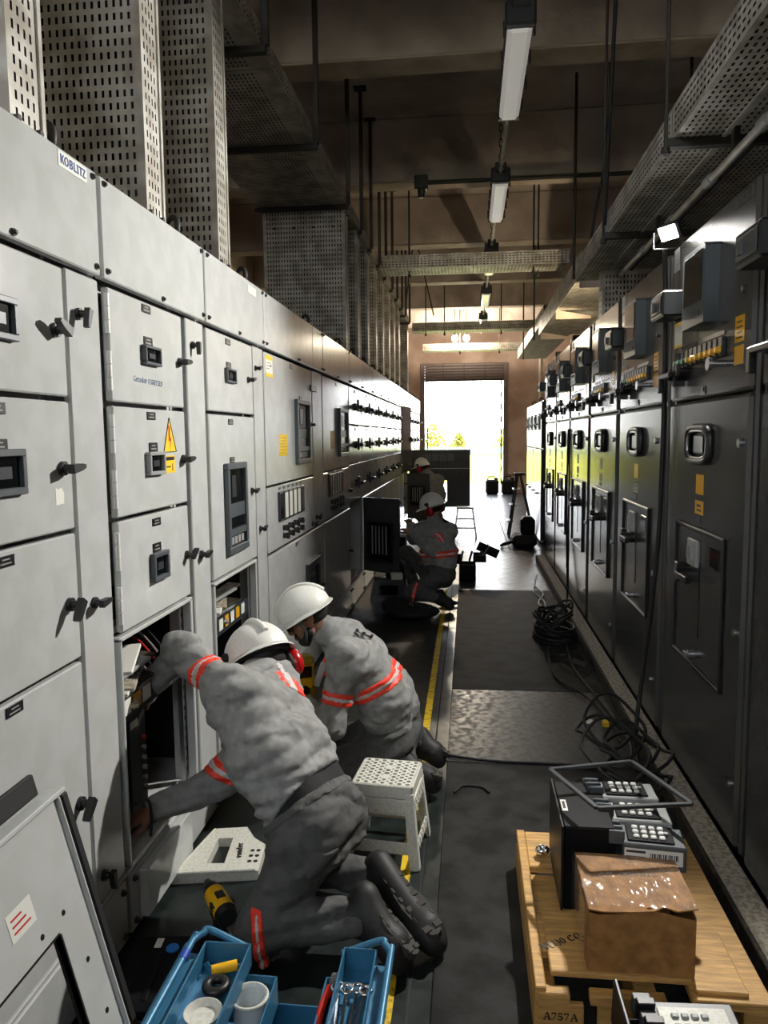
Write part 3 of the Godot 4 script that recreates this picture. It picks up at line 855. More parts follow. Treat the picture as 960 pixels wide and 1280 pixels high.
	part("yellow_sticker", MB.new().bb(0, 0.17, 0, 0.14, 0, 0.001), M.yellow, d, on(d, 0.32, 1.455))
	name_plate(d, 0.6, 1.965)
	d = panel("door", t, 0.02, 1.2, 0.938, 1.284)
	analogue_row(d, 0.18, 0.82, 1.1, 1.27); handle(d, 1.13, 1.08, 0.3)
	d = panel("door", t, 0.02, 1.2, 0.226, 0.922)
	name_plate(d, 0.6, 0.89); handle(d, 1.14, 0.55, 0, 0.9)
	# ---- the long row toward the door
	for i in 12:
		var z := -6.58 - i * 0.8
		t = left_base("switchgear_cabinet", z, "narrow light grey cabinet with three handled doors at left, %s in the long far row" % ORD[i], "narrow cabinets in the far left row")
		carcass(t, 0.8, 2.28, 0.21, 0.7, M.paint, [[0.0, 0.02]], [1.654, 1.306, 0.954, 2.0])
		plinth(t, 0.8)
		panel("top_panel", t, 0.006, 0.794, 2.008, 2.29, 0.03, 0.012)
		bolts(t, [[0.04, 2.03, 0.012], [0.76, 2.03, 0.012]], 0.008)
		eye_bolt(t, 0.6 if i < 3 else (0.4 if i < 5 else 0.3), 2.29, -0.06)
		for j in 3:
			d = panel("door", t, 0.008, 0.792, ys[j][0], ys[j][1])
			cross_handle(d, 0.36, ys[j][0] + 0.16)
			name_plate(d, 0.36, ys[j][1] - 0.03, 0.09, 0.03)
		if i != 0 and i != 7:
			d = panel("door", t, 0.008, 0.792, 0.226, 0.949)
			name_plate(d, 0.36, 0.92, 0.09, 0.03)
			handle(d, 0.72, 0.55)

func cross_handle(d: Node3D, u: float, y: float) -> void:
	if not cache.has("cross"):
		cache.cross = MB.new().cyl(V(0, 0, 0), V(0, 0, 0.02), 0.035, -1, 14).cyl(V(0, 0, 0.02), V(0, 0, 0.07), 0.018, -1, 10).box(V(0.03, 0, 0.07), V(0.16, 0.03, 0.022), 0.006).box(V(-0.06, 0.01, 0.04), V(0.03, 0.11, 0.02), 0.004).mesh()
	part("handle", cache.cross, M.black, d, on(d, u, y))

func big_relay(d: Node3D, u0: float, u1: float, y0: float, y1: float) -> void:
	var w := u1 - u0
	var h := y1 - y0
	var f := MB.new().bb(0, w, 0, h * 0.08, 0, 0.022, 0.003).bb(0, w, h * 0.93, h, 0, 0.022, 0.003).bb(0, w * 0.1, h * 0.08, h * 0.93, 0, 0.022, 0.003).bb(w * 0.9, w, h * 0.08, h * 0.93, 0, 0.022, 0.003).bb(w * 0.1, w * 0.9, h * 0.2, h * 0.27, 0, 0.018).bb(w * 0.1, w * 0.9, h * 0.4, h * 0.55, 0, 0.012)
	part("relay_frame", f, M.bezel, d, on(d, u0, y0))
	part("relay_window", MB.new().bb(w * 0.1, w * 0.9, h * 0.08, h * 0.93, 0, 0.006), M.screen, d, on(d, u0, y0))
	var k := MB.new()
	for i in 4: k.bb(w * (0.18 + i * 0.17), w * (0.3 + i * 0.17), h * 0.1, h * 0.18, 0.006, 0.012)
	part("relay_switches", k, M.engrave, d, on(d, u0, y0))
	part("relay_plate", MB.new().bb(w * 0.3, w * 0.5, h * 0.62, h * 0.86, 0.006, 0.01), M.bezel_dark, d, on(d, u0, y0))

func analogue_row(d: Node3D, u0: float, u1: float, y0: float, y1: float) -> void:
	var k := 6
	var sp := (u1 - u0) / k
	for i in k:
		var o := on(d, u0 + sp * i, y0)
		part("slim_meter", MB.new().bb(0.008, sp - 0.008, 0, y1 - y0, 0, 0.014, 0.003), M.bezel_dark, d, o)
		part("meter_scale", MB.new().bb(0.02, sp - 0.02, 0.012, y1 - y0 - 0.012, 0.014, 0.0155), M.paper if i > 0 and i < 5 else M.screen, d, o)
		part("meter_label", MB.new().bb(0.03, sp - 0.03, y1 - y0 + 0.01, y1 - y0 + 0.024, 0, 0.002), M.plate, d, o)
	for i in 8:
		part("selector_switch", MB.new().cyl(V(0, 0, 0), V(0, 0, 0.02), 0.016, -1, 10).box(V(0, 0, 0.028), V(0.012, 0.036, 0.02), 0.003), M.black, d, on(d, u0 + 0.12 + (i % 4) * 0.13, y0 - 0.045 - (i / 4) * 0.045))

# drawer units, cards and wiring in the open bays of the left row
func bay_contents(_at: Vector3, _w: String) -> void:
	var x0 := -1.11
	var t := thing("withdrawable_unit", "tall black withdrawable unit with buttons standing in the larger open bay", "switch unit", V(x0, 0.24, -2.32), PI / 2)
	part("case", MB.new().bb(-0.07, 0.09, 0.0, 0.42, -0.4, 0.0, 0.006), M.black, t)
	part("front_plate", MB.new().bb(-0.06, 0.02, 0.03, 0.4, 0.0, 0.012, 0.003), M.bezel_dark, t)
	part("label", MB.new().bb(-0.055, 0.0, 0.36, 0.385, 0.012, 0.013), M.paper, t)
	for k in 6: part("button", MB.new().cyl(V(0.055, 0.12 + k * 0.035, 0.0), V(0.055, 0.12 + k * 0.035, 0.012), 0.008, -1, 8), M.red if k == 5 else M.engrave, t)
	part("lever", MB.new().bar(V(0.0, -0.005, 0.03), V(0.22, 0.04, 0.05), 0.02, 0.05, 0.004), M.bezel_dark, t)
	t = thing("terminal_tray", "cluttered tray of cards and ribbon wires across the larger open bay", "tray", V(x0, 0.665, -2.4), PI / 2)
	part("shelf", MB.new().bb(-0.26, 0.28, -0.01, 0.0, -0.5, 0.03).bb(-0.26, 0.28, 0.0, 0.075, 0.02, 0.03), M.bezel_dark, t)
	for k in 3: part("tag", MB.new().bb(-0.22 + k * 0.075, -0.16 + k * 0.075, 0.01, 0.06, 0.03, 0.032), [M.paper, M.amber, M.paper][k], t)
	for k in 9:
		var o := part("circuit_card", MB.new().box(V(0, 0, 0), V(0.2 + 0.02 * (k % 3), 0.012, 0.3), 0.002), [M.paper, M.curb, M.frame, M.curb_side][k % 4], t, V(-0.13 + 0.02 * (k % 4), 0.03 + k * 0.016, -0.12))
		o.rotation = V(0.05 * sin(k * 3.0), 0.35 * sin(k * 1.7), 0.16 + 0.05 * cos(k * 2.0))
	for k in 8:
		var y := 0.04 + 0.014 * k
		part("wire", MB.new().tube(smooth([V(-0.05 + 0.03 * k, y, 0.0), V(0.0 + 0.03 * k, y + 0.06, -0.1), V(0.08 + 0.02 * k, y + 0.02, -0.2)]), 0.005, 5), [M.engrave, M.rubber, M.red][k % 3], t)
	t = thing("terminal_tray", "cluttered tray of cards in the smaller open bay behind the white helmet", "tray", V(x0, 0.70, -3.27), PI / 2)
	part("shelf", MB.new().bb(-0.28, 0.3, -0.01, 0.0, -0.5, 0.03).bb(-0.28, 0.3, 0.0, 0.07, 0.02, 0.03), M.bezel_dark, t)
	for k in 5: part("tag", MB.new().bb(-0.16 + k * 0.08, -0.11 + k * 0.08, 0.01, 0.06, 0.03, 0.032), [M.paper, M.amber][k % 2], t)
	for k in 8:
		var o := part("circuit_card", MB.new().box(V(0, 0, 0), V(0.2, 0.012, 0.25), 0.002), [M.paper, M.curb, M.frame, M.curb_side][k % 4], t, V(-0.1 + 0.05 * (k % 4), 0.03 + k * 0.018, -0.1))
		o.rotation = V(0.05 * sin(k * 3.0), 0.4 * sin(k * 1.7), 0.14)
	single("grounding_lead", MB.new().tube(smooth([V(-1.06, 0.40, -2.13), V(-1.0, 0.43, -2.15), V(-0.985, 0.38, -2.15), V(-0.99, 0.31, -2.15)]), 0.005, 6), M.rubber, "short wire with a yellow lug hanging out of the open bay", "wire")

# ---- right row
func right_cabinet(zl: float, w: float, i: int, lamps: int) -> void:
	var t := thing("switchgear_cabinet", ["grey cabinet at the right frame edge, mostly outside the picture", "nearest full grey cabinet at right with coloured indicator lamps and oval window", "grey right cabinet beside the floodlight, next after the nearest full one", "third full grey cabinet at right with a dark recorder box", "fourth full grey cabinet at right, lower front reflecting yellow grass", "fifth full grey cabinet at right, bright with daylight", "last tall grey cabinet at right toward the door"][i], "cabinet", V(0.93, 0.075, zl), -PI / 2, "")
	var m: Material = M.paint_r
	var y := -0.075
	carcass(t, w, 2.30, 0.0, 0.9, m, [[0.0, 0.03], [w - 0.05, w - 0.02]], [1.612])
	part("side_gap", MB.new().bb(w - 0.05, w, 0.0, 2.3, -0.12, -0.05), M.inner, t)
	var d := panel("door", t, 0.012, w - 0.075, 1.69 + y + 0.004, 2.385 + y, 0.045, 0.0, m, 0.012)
	var e := panel("door", t, 0.012, w - 0.075, 0.01, 1.682 + y, 0.045, 0.0, m, 0.012)
	part("edge_post", MB.new().bb(w - 0.07, w - 0.045, 0.0, 2.3, -0.05, -0.012, 0.008), m, t)
	# upper door
	if i == 1:
		var lg := part("logo_plate", MB.new().bb(-0.085, 0.085, -0.02, 0.02, 0, 0.001), m, d, on(d, 0.885, 2.345 + y))
		lg.name = "logo_plate"
		part("logo_lettering", text_mesh("KOBLITZ", 0.032), M.black, d, on(d, 0.885, 2.345 + y) + V(0, 0, 0.0015))
	part("louvre_plate", MB.new().bb(0, 0.085, 0, 0.1, 0, 0.004, 0.001).bb(0.01, 0.075, 0.015, 0.022, 0.004, 0.006).bb(0.01, 0.075, 0.035, 0.042, 0.004, 0.006).bb(0.01, 0.075, 0.055, 0.062, 0.004, 0.006).bb(0.01, 0.075, 0.075, 0.082, 0.004, 0.006), M.frame, d, on(d, 0.03, 2.27 + y))
	var rec := MB.new().prism(PackedVector2Array([Vector2(0, 0), Vector2(0.29, 0), Vector2(0.29, 0.28), Vector2(0.27, 0.295), Vector2(0.02, 0.295), Vector2(0, 0.28)]), 0, 0.055)
	part("recorder_case", rec, M.bezel, d, on(d, 0.37, 1.968 + y))
	part("recorder_window", MB.new().bb(0.03, 0.26, 0.085, 0.275, 0.055, 0.058, 0.001), M.screen, d, on(d, 0.37, 1.968 + y))
	part("recorder_label", MB.new().bb(0.15, 0.24, 0.03, 0.05, 0.055, 0.057), M.plate, d, on(d, 0.37, 1.968 + y))
	part("relay_box", MB.new().bb(-0.02, 0.19, 0, 0.11, 0, 0.1, 0.008), M.black, d, on(d, 0.04, 2.055 + y))
	part("relay_face", MB.new().bb(0.0, 0.17, 0.02, 0.09, 0.1, 0.104, 0.002).bb(0.03, 0.06, 0.035, 0.075, 0.104, 0.112), M.bezel, d, on(d, 0.04, 2.055 + y))
	part("notice", MB.new().bb(0, 0.12, 0, 0.11, 0, 0.001), M.paper, d, on(d, 0.06, 1.93 + y))
	part("notice_border", MB.new().bb(0, 0.12, 0.095, 0.11, 0.001, 0.0014).bb(0, 0.12, 0, 0.012, 0.001, 0.0014), M.yellow, d, on(d, 0.06, 1.93 + y))
	for k in lamps:
		var u := 0.18 + k * 0.062
		part("lamp_base", MB.new().box(V(0, 0, 0.008), V(0.045, 0.07, 0.016), 0.003), M.black, d, on(d, u, 1.865 + y))
		part("indicator_cap", MB.new().cyl(V(0, -0.012, 0.016), V(0, -0.012, 0.034), 0.015, 0.011, 10), M.green if k < 3 else M.amber, d, on(d, u, 1.865 + y))
	part("lamp_legend", MB.new().bb(0, 0.22, 0, 0.016, 0, 0.002).bb(0.3, 0.56, 0.0, 0.016, 0, 0.002), M.plate, d, on(d, 0.18, 1.91 + y))
	part("warning_sticker", MB.new().bb(0, 0.09, 0, 0.09, 0, 0.001), M.amber, d, on(d, 0.85, 1.862 + y))
	part("warning_sticker", MB.new().bb(0, 0.09, 0, 0.065, 0, 0.001), M.amber, d, on(d, 0.85, 1.785 + y))
	var pr := MB.new()
	for k in 4: pr.bb(0.012, 0.07 - 0.008 * (k % 2), 0.012 + k * 0.018, 0.018 + k * 0.018, 0.001, 0.0014)
	part("sticker_print", pr, M.plate, d, on(d, 0.855, 1.862 + y))
	part("push_knob", MB.new().cyl(V(0, 0, 0), V(0, 0, 0.05), 0.012, -1, 10).cyl(V(0, 0, 0.05), V(0, 0, 0.065), 0.024, -1, 14), M.steel, d, on(d, 0.76, 1.80 + y))
	var cl := MB.new().cyl(V(0, 0, 0), V(0, 0, 0.06), 0.022, -1, 12).box(V(0.0, 0.0, 0.07), V(0.16, 0.022, 0.022), 0.004).box(V(-0.09, -0.03, 0.07), V(0.03, 0.08, 0.022), 0.004).cyl(V(0.14, 0.01, 0), V(0.14, 0.01, 0.05), 0.016, -1, 10).box(V(0.14, 0.015, 0.055), V(0.014, 0.05, 0.02), 0.003).box(V(0.06, -0.025, 0.03), V(0.02, 0.05, 0.05), 0.003)
	part("control_handles", cl, M.black, d, on(d, 0.2, 1.80 + y))
	part("earth_socket", MB.new().bb(-0.035, 0.035, -0.018, 0.018, 0, 0.003, 0.001).bb(-0.02, 0.02, -0.004, 0.012, 0.003, 0.006), M.plate, d, on(d, 0.505, 1.718 + y))
	part("key_lock", MB.new().cyl(V(0, 0, 0), V(0, 0, 0.008), 0.014, -1, 12).box(V(0, 0, 0.009), V(0.004, 0.014, 0.003)), M.steel, d, on(d, 0.92, 2.037 + y))
	# lower door
	var ov := []
	for k in 28:
		var a := TAU * k / 28
		ov.append(V(signf(cos(a)) * pow(absf(cos(a)), 0.55) * 0.145, signf(sin(a)) * pow(absf(sin(a)), 0.55) * 0.068, 0.012))
	part("oval_window_rim", MB.new().tube(ov, 0.016, 8, true), M.black, e, on(e, 0.505, 1.505 + y))
	part("oval_window_inner_rim", MB.new().tube(ov.map(func(p): return V(p.x * 0.86, p.y * 0.8, 0.02)), 0.006, 6, true), M.steel, e, on(e, 0.505, 1.505 + y))
	part("oval_window_glass", MB.new().bb(-0.11, 0.11, -0.05, 0.05, 0.003, 0.008, 0.002), M.screen, e, on(e, 0.505, 1.505 + y))
	part("oval_window_handle", MB.new().box(V(0, 0, 0.012), V(0.11, 0.075, 0.01), 0.004), M.steel, e, on(e, 0.505, 1.505 + y))
	part("door_lock", MB.new().cyl(V(0, 0, 0), V(0, 0, 0.01), 0.016, -1, 12), M.steel, e, on(e, 0.945, 1.514 + y))
	part("door_lock", MB.new().cyl(V(0, 0, 0), V(0, 0, 0.01), 0.014, -1, 12), M.steel, e, on(e, 0.955, 0.85 + y))
	part("door_lock", MB.new().cyl(V(0, 0, 0), V(0, 0, 0.01), 0.012, -1, 12), M.steel, e, on(e, 0.955, 0.3 + y))
	part("warning_sticker", MB.new().bb(-0.05, 0.05, 0, 0.08, 0, 0.001), M.amber if i < 3 else M.frame, e, on(e, 0.5, 1.303 + y))
	part("warning_sticker", MB.new().bb(-0.055, 0.055, 0, 0.055, 0, 0.001), M.amber if i < 2 else M.frame, e, on(e, 0.5, 1.222 + y))
	part("sticker_print", MB.new().bb(-0.03, 0.03, 0.012, 0.02, 0.001, 0.0014).bb(-0.03, 0.02, 0.03, 0.04, 0.001, 0.0014), M.plate, e, on(e, 0.5, 1.222 + y))
	part("name_plate", MB.new().bb(-0.035, 0.035, 0, 0.026, 0, 0.002), M.plate, e, on(e, 0.488, 1.186 + y))
	# framed switch panel set in the lower door
	var o := on(e, 0.205, 0.587 + y)
	part("inset_border", MB.new().bb(0, 0.64, 0, 0.014, 0, 0.014, 0.003).bb(0, 0.64, 0.566, 0.58, 0, 0.014, 0.003).bb(0, 0.014, 0, 0.58, 0, 0.014, 0.003).bb(0.626, 0.64, 0, 0.58, 0, 0.014, 0.003), M.plate, e, o)
	part("inset_panel", MB.new().bb(0.014, 0.626, 0.014, 0.566, 0, 0.004), m, e, o)
	part("operating_slot", MB.new().bb(0.335, 0.352, 0.13, 0.44, 0.004, 0.006), M.black, e, o)
	part("mechanism", MB.new().bb(0.21, 0.34, 0.42, 0.53, 0.004, 0.02, 0.004).bb(0.24, 0.26, 0.45, 0.5, 0.02, 0.03).bb(0.29, 0.31, 0.45, 0.5, 0.02, 0.03), M.frame, e, o)
	part("operating_lever", MB.new().cyl(V(0.2, 0.37, 0.004), V(0.2, 0.37, 0.06), 0.03, -1, 12).box(V(0.26, 0.37, 0.05), V(0.16, 0.03, 0.024), 0.004).box(V(0.14, 0.38, 0.03), V(0.05, 0.07, 0.03), 0.004), M.black, e, o)
	part("indicator_window", MB.new().bb(0.47, 0.58, 0.45, 0.53, 0.004, 0.008, 0.002), M.screen, e, o)
	part("key_lock", MB.new().cyl(V(0.3, 0.055, 0.004), V(0.3, 0.055, 0.03), 0.018, -1, 12).box(V(0.29, 0.055, 0.035), V(0.05, 0.014, 0.012), 0.002), M.steel, e, o)

func right_cabinets() -> void:
	right_cabinet(-2.56, 1.1, 0, 9)
	right_cabinet(-3.66, 1.09, 1, 10)
	right_cabinet(-4.83, 1.14, 2, 10)
	right_cabinet(-5.95, 1.1, 3, 8)
	right_cabinet(-7.08, 1.1, 4, 6)
	right_cabinet(-8.19, 1.08, 5, 4)
	right_cabinet(-9.29, 1.08, 6, 4)

func far_cabinets() -> void:
	# lower cabinets beyond the right row
	for i in 2:
		var t := thing("control_cabinet", ["lower pale cabinet beyond the right row behind the ladder", "last lower pale cabinet beyond the right row, nearest the door"][i], "cabinet", V(1.0, 0, -11.9 - i * 1.3), -PI / 2)
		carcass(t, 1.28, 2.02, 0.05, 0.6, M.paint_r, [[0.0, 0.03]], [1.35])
		for k in 2:
			for j in 2:
				var d := panel("door", t, 0.02 + k * 0.63, 0.63 + k * 0.63, 0.06 + j * 1.3, 1.34 + j * 0.67, 0.025, 0, M.paint_r)
				handle(d, 0.09 + k * 0.63, 0.7 + j * 1.0)
				if j == 1: meter(d, 0.2 + k * 0.63, 0.45 + k * 0.63, 1.62, 1.85)
		eye_bolt(t, 0.2, 2.02, -0.1)
	# doors swung open into the aisle
	open_door("open_cabinet_door", V(-1.035, 0, -7.34), V(-0.66, 0, -7.08), 0.225, 0.955, 0.35, 0.70, "grey cabinet door swung open left of the crouching man, window in it")
	open_door("open_cabinet_door", V(-0.985, 0, -12.12), V(-0.62, 0, -11.9), 0.225, 0.955, 0.45, 0.75, "dark grey cabinet door swung open in front of the farthest worker")
	var t := open_door("open_panel_door", V(-1.02, 0, -13.0), V(0.03, 0, -13.0), 0.32, 1.31, 0.42, 0.78, "wide grey door panel with meters swung across the aisle, farthest one")
	part("seam", MB.new().bb(0.0, 1.05, 0.985, 0.993, 0.0, 0.012), M.steel, t)
	for k in 5: part("slim_meter", MB.new().bb(0.14 + k * 0.13, 0.25 + k * 0.13, 1.12, 1.24, 0, 0.02, 0.003), M.bezel_dark if k == 0 else M.bezel, t)
	for k in 6: part("selector_switch", MB.new().cyl(V(0.52 + (k % 3) * 0.07, 1.08 - (k / 3) * 0.06, 0), V(0.52 + (k % 3) * 0.07, 1.08 - (k / 3) * 0.06, 0.03), 0.022, -1, 8), M.black, t)
	# tall grey post of a door standing edge on
	open_door("open_panel_door", V(-0.985, 0, -11.3), V(-0.9, 0, -11.9), 1.0, 2.0, 0.0, 0.0, "tall narrow grey door standing nearly edge on in the far left row")

func open_door(called: String, a: Vector3, b: Vector3, y0: float, y1: float, wy0: float, wy1: float, label: String) -> Node3D:
	var t := thing(called, label, "cabinet door", a, -atan2(b.z - a.z, b.x - a.x))
	var w := a.distance_to(b)
	if wy1 > 0:
		var u0 := w * 0.3 if w > 0.8 else w * 0.18
		var u1 := w * 0.62 if w > 0.8 else w * 0.8
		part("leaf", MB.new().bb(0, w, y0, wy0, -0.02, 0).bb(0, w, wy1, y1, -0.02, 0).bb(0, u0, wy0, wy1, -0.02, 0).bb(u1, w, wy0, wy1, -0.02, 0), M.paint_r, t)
		part("window_frame", MB.new().bb(u0 - 0.02, u1 + 0.02, wy0 - 0.02, wy0, -0.03, 0.015).bb(u0 - 0.02, u1 + 0.02, wy1, wy1 + 0.02, -0.03, 0.015).bb(u0 - 0.02, u0, wy0, wy1, -0.03, 0.015).bb(u1, u1 + 0.02, wy0, wy1, -0.03, 0.015), M.black, t)
		if w < 0.5:
			part("pane", MB.new().bb(u0, u1, wy0, wy1, -0.012, -0.008), M.screen, t)
			for k in 5: part("reflector_strip", MB.new().bb(u0 + 0.02 + k * 0.045, u0 + 0.035 + k * 0.045, wy0 + 0.05, wy1 - 0.02, -0.008, -0.006), M.frame, t)
		else:
			part("relay_case", MB.new().bb(u0, u0 + 0.14, wy0, wy1, -0.16, 0.02), M.black, t)
	else:
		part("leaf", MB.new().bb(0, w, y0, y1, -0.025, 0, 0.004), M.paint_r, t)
	part("latch", MB.new().box(V(w - 0.05, (y0 + y1) / 2, 0.015), V(0.03, 0.06, 0.03), 0.004), M.black, t)
	return t

# ---------------------------------------------------------------- things on the floor
func wood_mat(seed_: int, c: Color) -> StandardMaterial3D:
	var f := FastNoiseLite.new()
	f.seed = seed_
	f.frequency = 0.012
	var im := Image.create(256, 256, false, Image.FORMAT_RGB8)
	for y in 256:
		for x in 256:
			var a := f.get_noise_2d(x * 0.7, y * 6.0) * 0.5 + f.get_noise_2d(x * 2.0, y * 22.0) * 0.3
			var k := clampf(0.86 + a * 0.35, 0.5, 1.0)
			im.set_pixel(x, y, Color(k, k * 0.97, k * 0.92))
	var m := mat(c, 0.6, 0.0, ImageTexture.create_from_image(im), 2.2)
	return m

func floor_things() -> void:
	M.wood = wood_mat(61, rgb(222, 178, 108))
	M.card = mat(rgb(168, 120, 64), 0.75, 0.0, noise_tex(62, 0.02, Color(0.82, 0.8, 0.78), Color.WHITE), 1.5)
	M.plastic_white = mat(rgb(214, 214, 204), 0.45, 0.0, noise_tex(63, 0.03, Color(0.93, 0.92, 0.89), Color.WHITE, 0.25, 0.6), 4.0)
	M.blue = mat(rgb(56, 116, 150), 0.38, 0.2)
	M.blue_tape = mat(rgb(30, 70, 170), 0.5)
	M.tool_yellow = mat(rgb(240, 184, 20), 0.45)
	M.case_black = mat(rgb(17, 18, 20), 0.5)
	M.case_black.metallic_specular = 0.25
	M.clear = mat(rgb(200, 205, 205), 0.3)
	leaning_door()
	step_stool()
	folded_stool()
	drill()
	black_case()
	blue_toolbox()
	far_floor_things()
	cables()

func leaning_door() -> void:
	# removed cabinet door resting against the left row: local x runs toward -z, y up the leaf, z out
	var t := thing("leaning_door", "removed grey cabinet door with a square cut-out leaning in the lower left corner", "cabinet door", V(-0.72, 0.0, -1.0))
	var up := V(-0.2, 0.765, 0).normalized()
	var ux := V(0, 0, -1)
	var nn := ux.cross(up).normalized()
	var b := Transform3D(Basis(ux, up, nn), Vector3.ZERO)
	var lf := MB.new()
	lf.x = b
	lf.bb(0, 0.52, 0, 0.1, -0.012, 0).bb(0, 0.52, 0.53, 0.78, -0.012, 0).bb(0.4, 0.52, 0.1, 0.53, -0.012, 0).bb(0, 0.1, 0.1, 0.53, -0.012, 0)
	part("leaf", lf, M.paint, t)
	var rim := MB.new()
	rim.x = b
	rim.bb(0.0, 0.545, 0.78, 0.792, -0.035, 0.012, 0.003).bb(0.512, 0.522, 0, 0.78, -0.03, 0.009, 0.003)
	part("folded_edge", rim, M.paint, t)
	var gk := MB.new()
	gk.x = b
	gk.bb(0.523, 0.548, -0.0, 0.78, -0.035, 0.011, 0.004).bb(0, 0.53, 0.79, 0.84, -0.06, -0.045, 0.003)
	part("gasket", gk, M.rubber, t)
	var ct := MB.new()
	ct.x = b
	ct.bb(0.095, 0.1, 0.1, 0.53, -0.02, 0.001).bb(0.4, 0.405, 0.1, 0.53, -0.02, 0.001).bb(0.1, 0.4, 0.53, 0.535, -0.02, 0.001)
	part("cut_edge", ct, M.black, t)
	var st := MB.new()
	st.x = b
	st.bb(0.27, 0.35, 0.6, 0.655, 0, 0.001, 0)
	part("data_sticker", st, M.paper, t)
	var sp := MB.new()
	sp.x = b
	for k in 3: sp.bb(0.28, 0.335 - 0.01 * k, 0.612 + k * 0.013, 0.616 + k * 0.013, 0.001, 0.0014)
	part("sticker_print", sp, M.red, t)
	for p in [[0.43, 0.56], [0.35, 0.56], [0.46, 0.43], [0.47, 0.3], [0.47, 0.17]]:
		var h := MB.new()
		h.x = b
		h.cyl(V(p[0], p[1], -0.001), V(p[0], p[1], 0.001), 0.006, -1, 10)
		part("screw_hole", h, M.black, t)

func step_stool() -> void:
	# folding plastic step stool: perforated top, four splayed lattice sides
	var t := thing("step_stool", "white plastic folding step stool standing open behind the leaning worker", "stool", V(-0.3, 0, -2.69), -0.1)
	var tp := MB.new()
	var w := 0.108
	var h := 0.3
	# top as strips round the holes
	tp.bb(-w, w, h - 0.035, h - 0.03, -0.105, 0.105)
	for s in [-1.0, 1.0]:
		tp.bb(s * w - 0.006, s * w + 0.006, h - 0.05, h, -0.105, 0.105, 0.004).bb(-w, w, h - 0.05, h, s * 0.105 - 0.006, s * 0.105 + 0.006, 0.004)
	part("top_rim", tp, M.plastic_white, t)
	var grid := MB.new()
	var nx := 7
	var nz := 8
	var px := 2 * w / nx
	var pz := 0.21 / nz
	for i in nx:
		for j in nz:
			var c := V(-w + px * (i + 0.5), h, -0.105 + pz * (j + 0.5))
			var slot := i == 3 and (j == 3 or j == 4)
			var solid := i == 3 and (j == 2 or j == 5)
			var r := 0.0085 if not slot else 0.0105
			if solid:
				grid.quad(c + V(-px / 2, 0, -pz / 2), c + V(px / 2, 0, -pz / 2), c + V(px / 2, 0, pz / 2), c + V(-px / 2, 0, pz / 2), Vector3.UP)
				continue
			var kk := 12
			for q in kk:
				var a0 := TAU * q / kk + TAU / 8 * 0
				var a1 := TAU * (q + 1) / kk
				var p0 := V(cos(a0), 0, sin(a0))
				var p1 := V(cos(a1), 0, sin(a1))
				var m0 := maxf(absf(p0.x) , absf(p0.z))
				var m1 := maxf(absf(p1.x), absf(p1.z))
				var o0 := V(p0.x / m0 * px / 2, 0, p0.z / m0 * pz / 2)
				var o1 := V(p1.x / m1 * px / 2, 0, p1.z / m1 * pz / 2)
				grid.quad(c + p0 * r, c + p1 * r, c + o1, c + o0, Vector3.UP)
				grid.quad(c + p0 * r, c + p1 * r, c + p1 * r - V(0, 0.012, 0), c + p0 * r - V(0, 0.012, 0), -(p0 + p1) / 2)
	part("perforated_top", grid, M.plastic_white, t)
	part("under_top", MB.new().bb(-w + 0.004, w - 0.004, h - 0.03, h - 0.014, -0.1, 0.1), M.inner, t)
	# sides: corner legs, lower rail and diagonal lattice
	for s in 4:
		var lg := MB.new()
		var turn := Basis(Vector3.UP, PI / 2 * s)
		lg.x = Transform3D(turn, Vector3.ZERO)
		var hw := w if s % 2 == 0 else 0.105
		var hd := 0.105 if s % 2 == 0 else w
		for q in [-1.0, 1.0]:
			lg.bar(V(q * (hw - 0.01), h - 0.03, hd), V(q * (hw + 0.014), 0.0, hd + 0.028), 0.034, 0.012, 0.002, V(0, 0, 1))
		lg.bar(V(-hw - 0.004, 0.075, hd + 0.02), V(hw + 0.004, 0.075, hd + 0.02), 0.045 if s % 2 == 0 else 0.03, 0.008, 0.002, V(0, 0, 1))
		lg.bar(V(-hw, 0.22, hd + 0.006), V(hw, 0.22, hd + 0.006), 0.06, 0.008, 0.002, V(0, 0, 1))
		part("side_frame", lg, M.plastic_white, t)
		for q in 6:
			var rb := MB.new()
			rb.x = Transform3D(turn, Vector3.ZERO)
			var u := -hw + (q + 0.5) * hw / 3.0
			rb.bar(V(u - 0.025, 0.195, hd + 0.012), V(u + 0.025, 0.247, hd + 0.009), 0.003, 0.004, 0, V(0, 0, 1)).bar(V(u + 0.025, 0.195, hd + 0.012), V(u - 0.025, 0.247, hd + 0.009), 0.003, 0.004, 0, V(0, 0, 1))
			rb.bar(V(u - 0.02, 0.055, hd + 0.025), V(u + 0.02, 0.095, hd + 0.023), 0.003, 0.004, 0, V(0, 0, 1)).bar(V(u + 0.02, 0.055, hd + 0.025), V(u - 0.02, 0.095, hd + 0.023), 0.003, 0.004, 0, V(0, 0, 1))
			part("lattice_rib", rb, M.plastic_white, t)

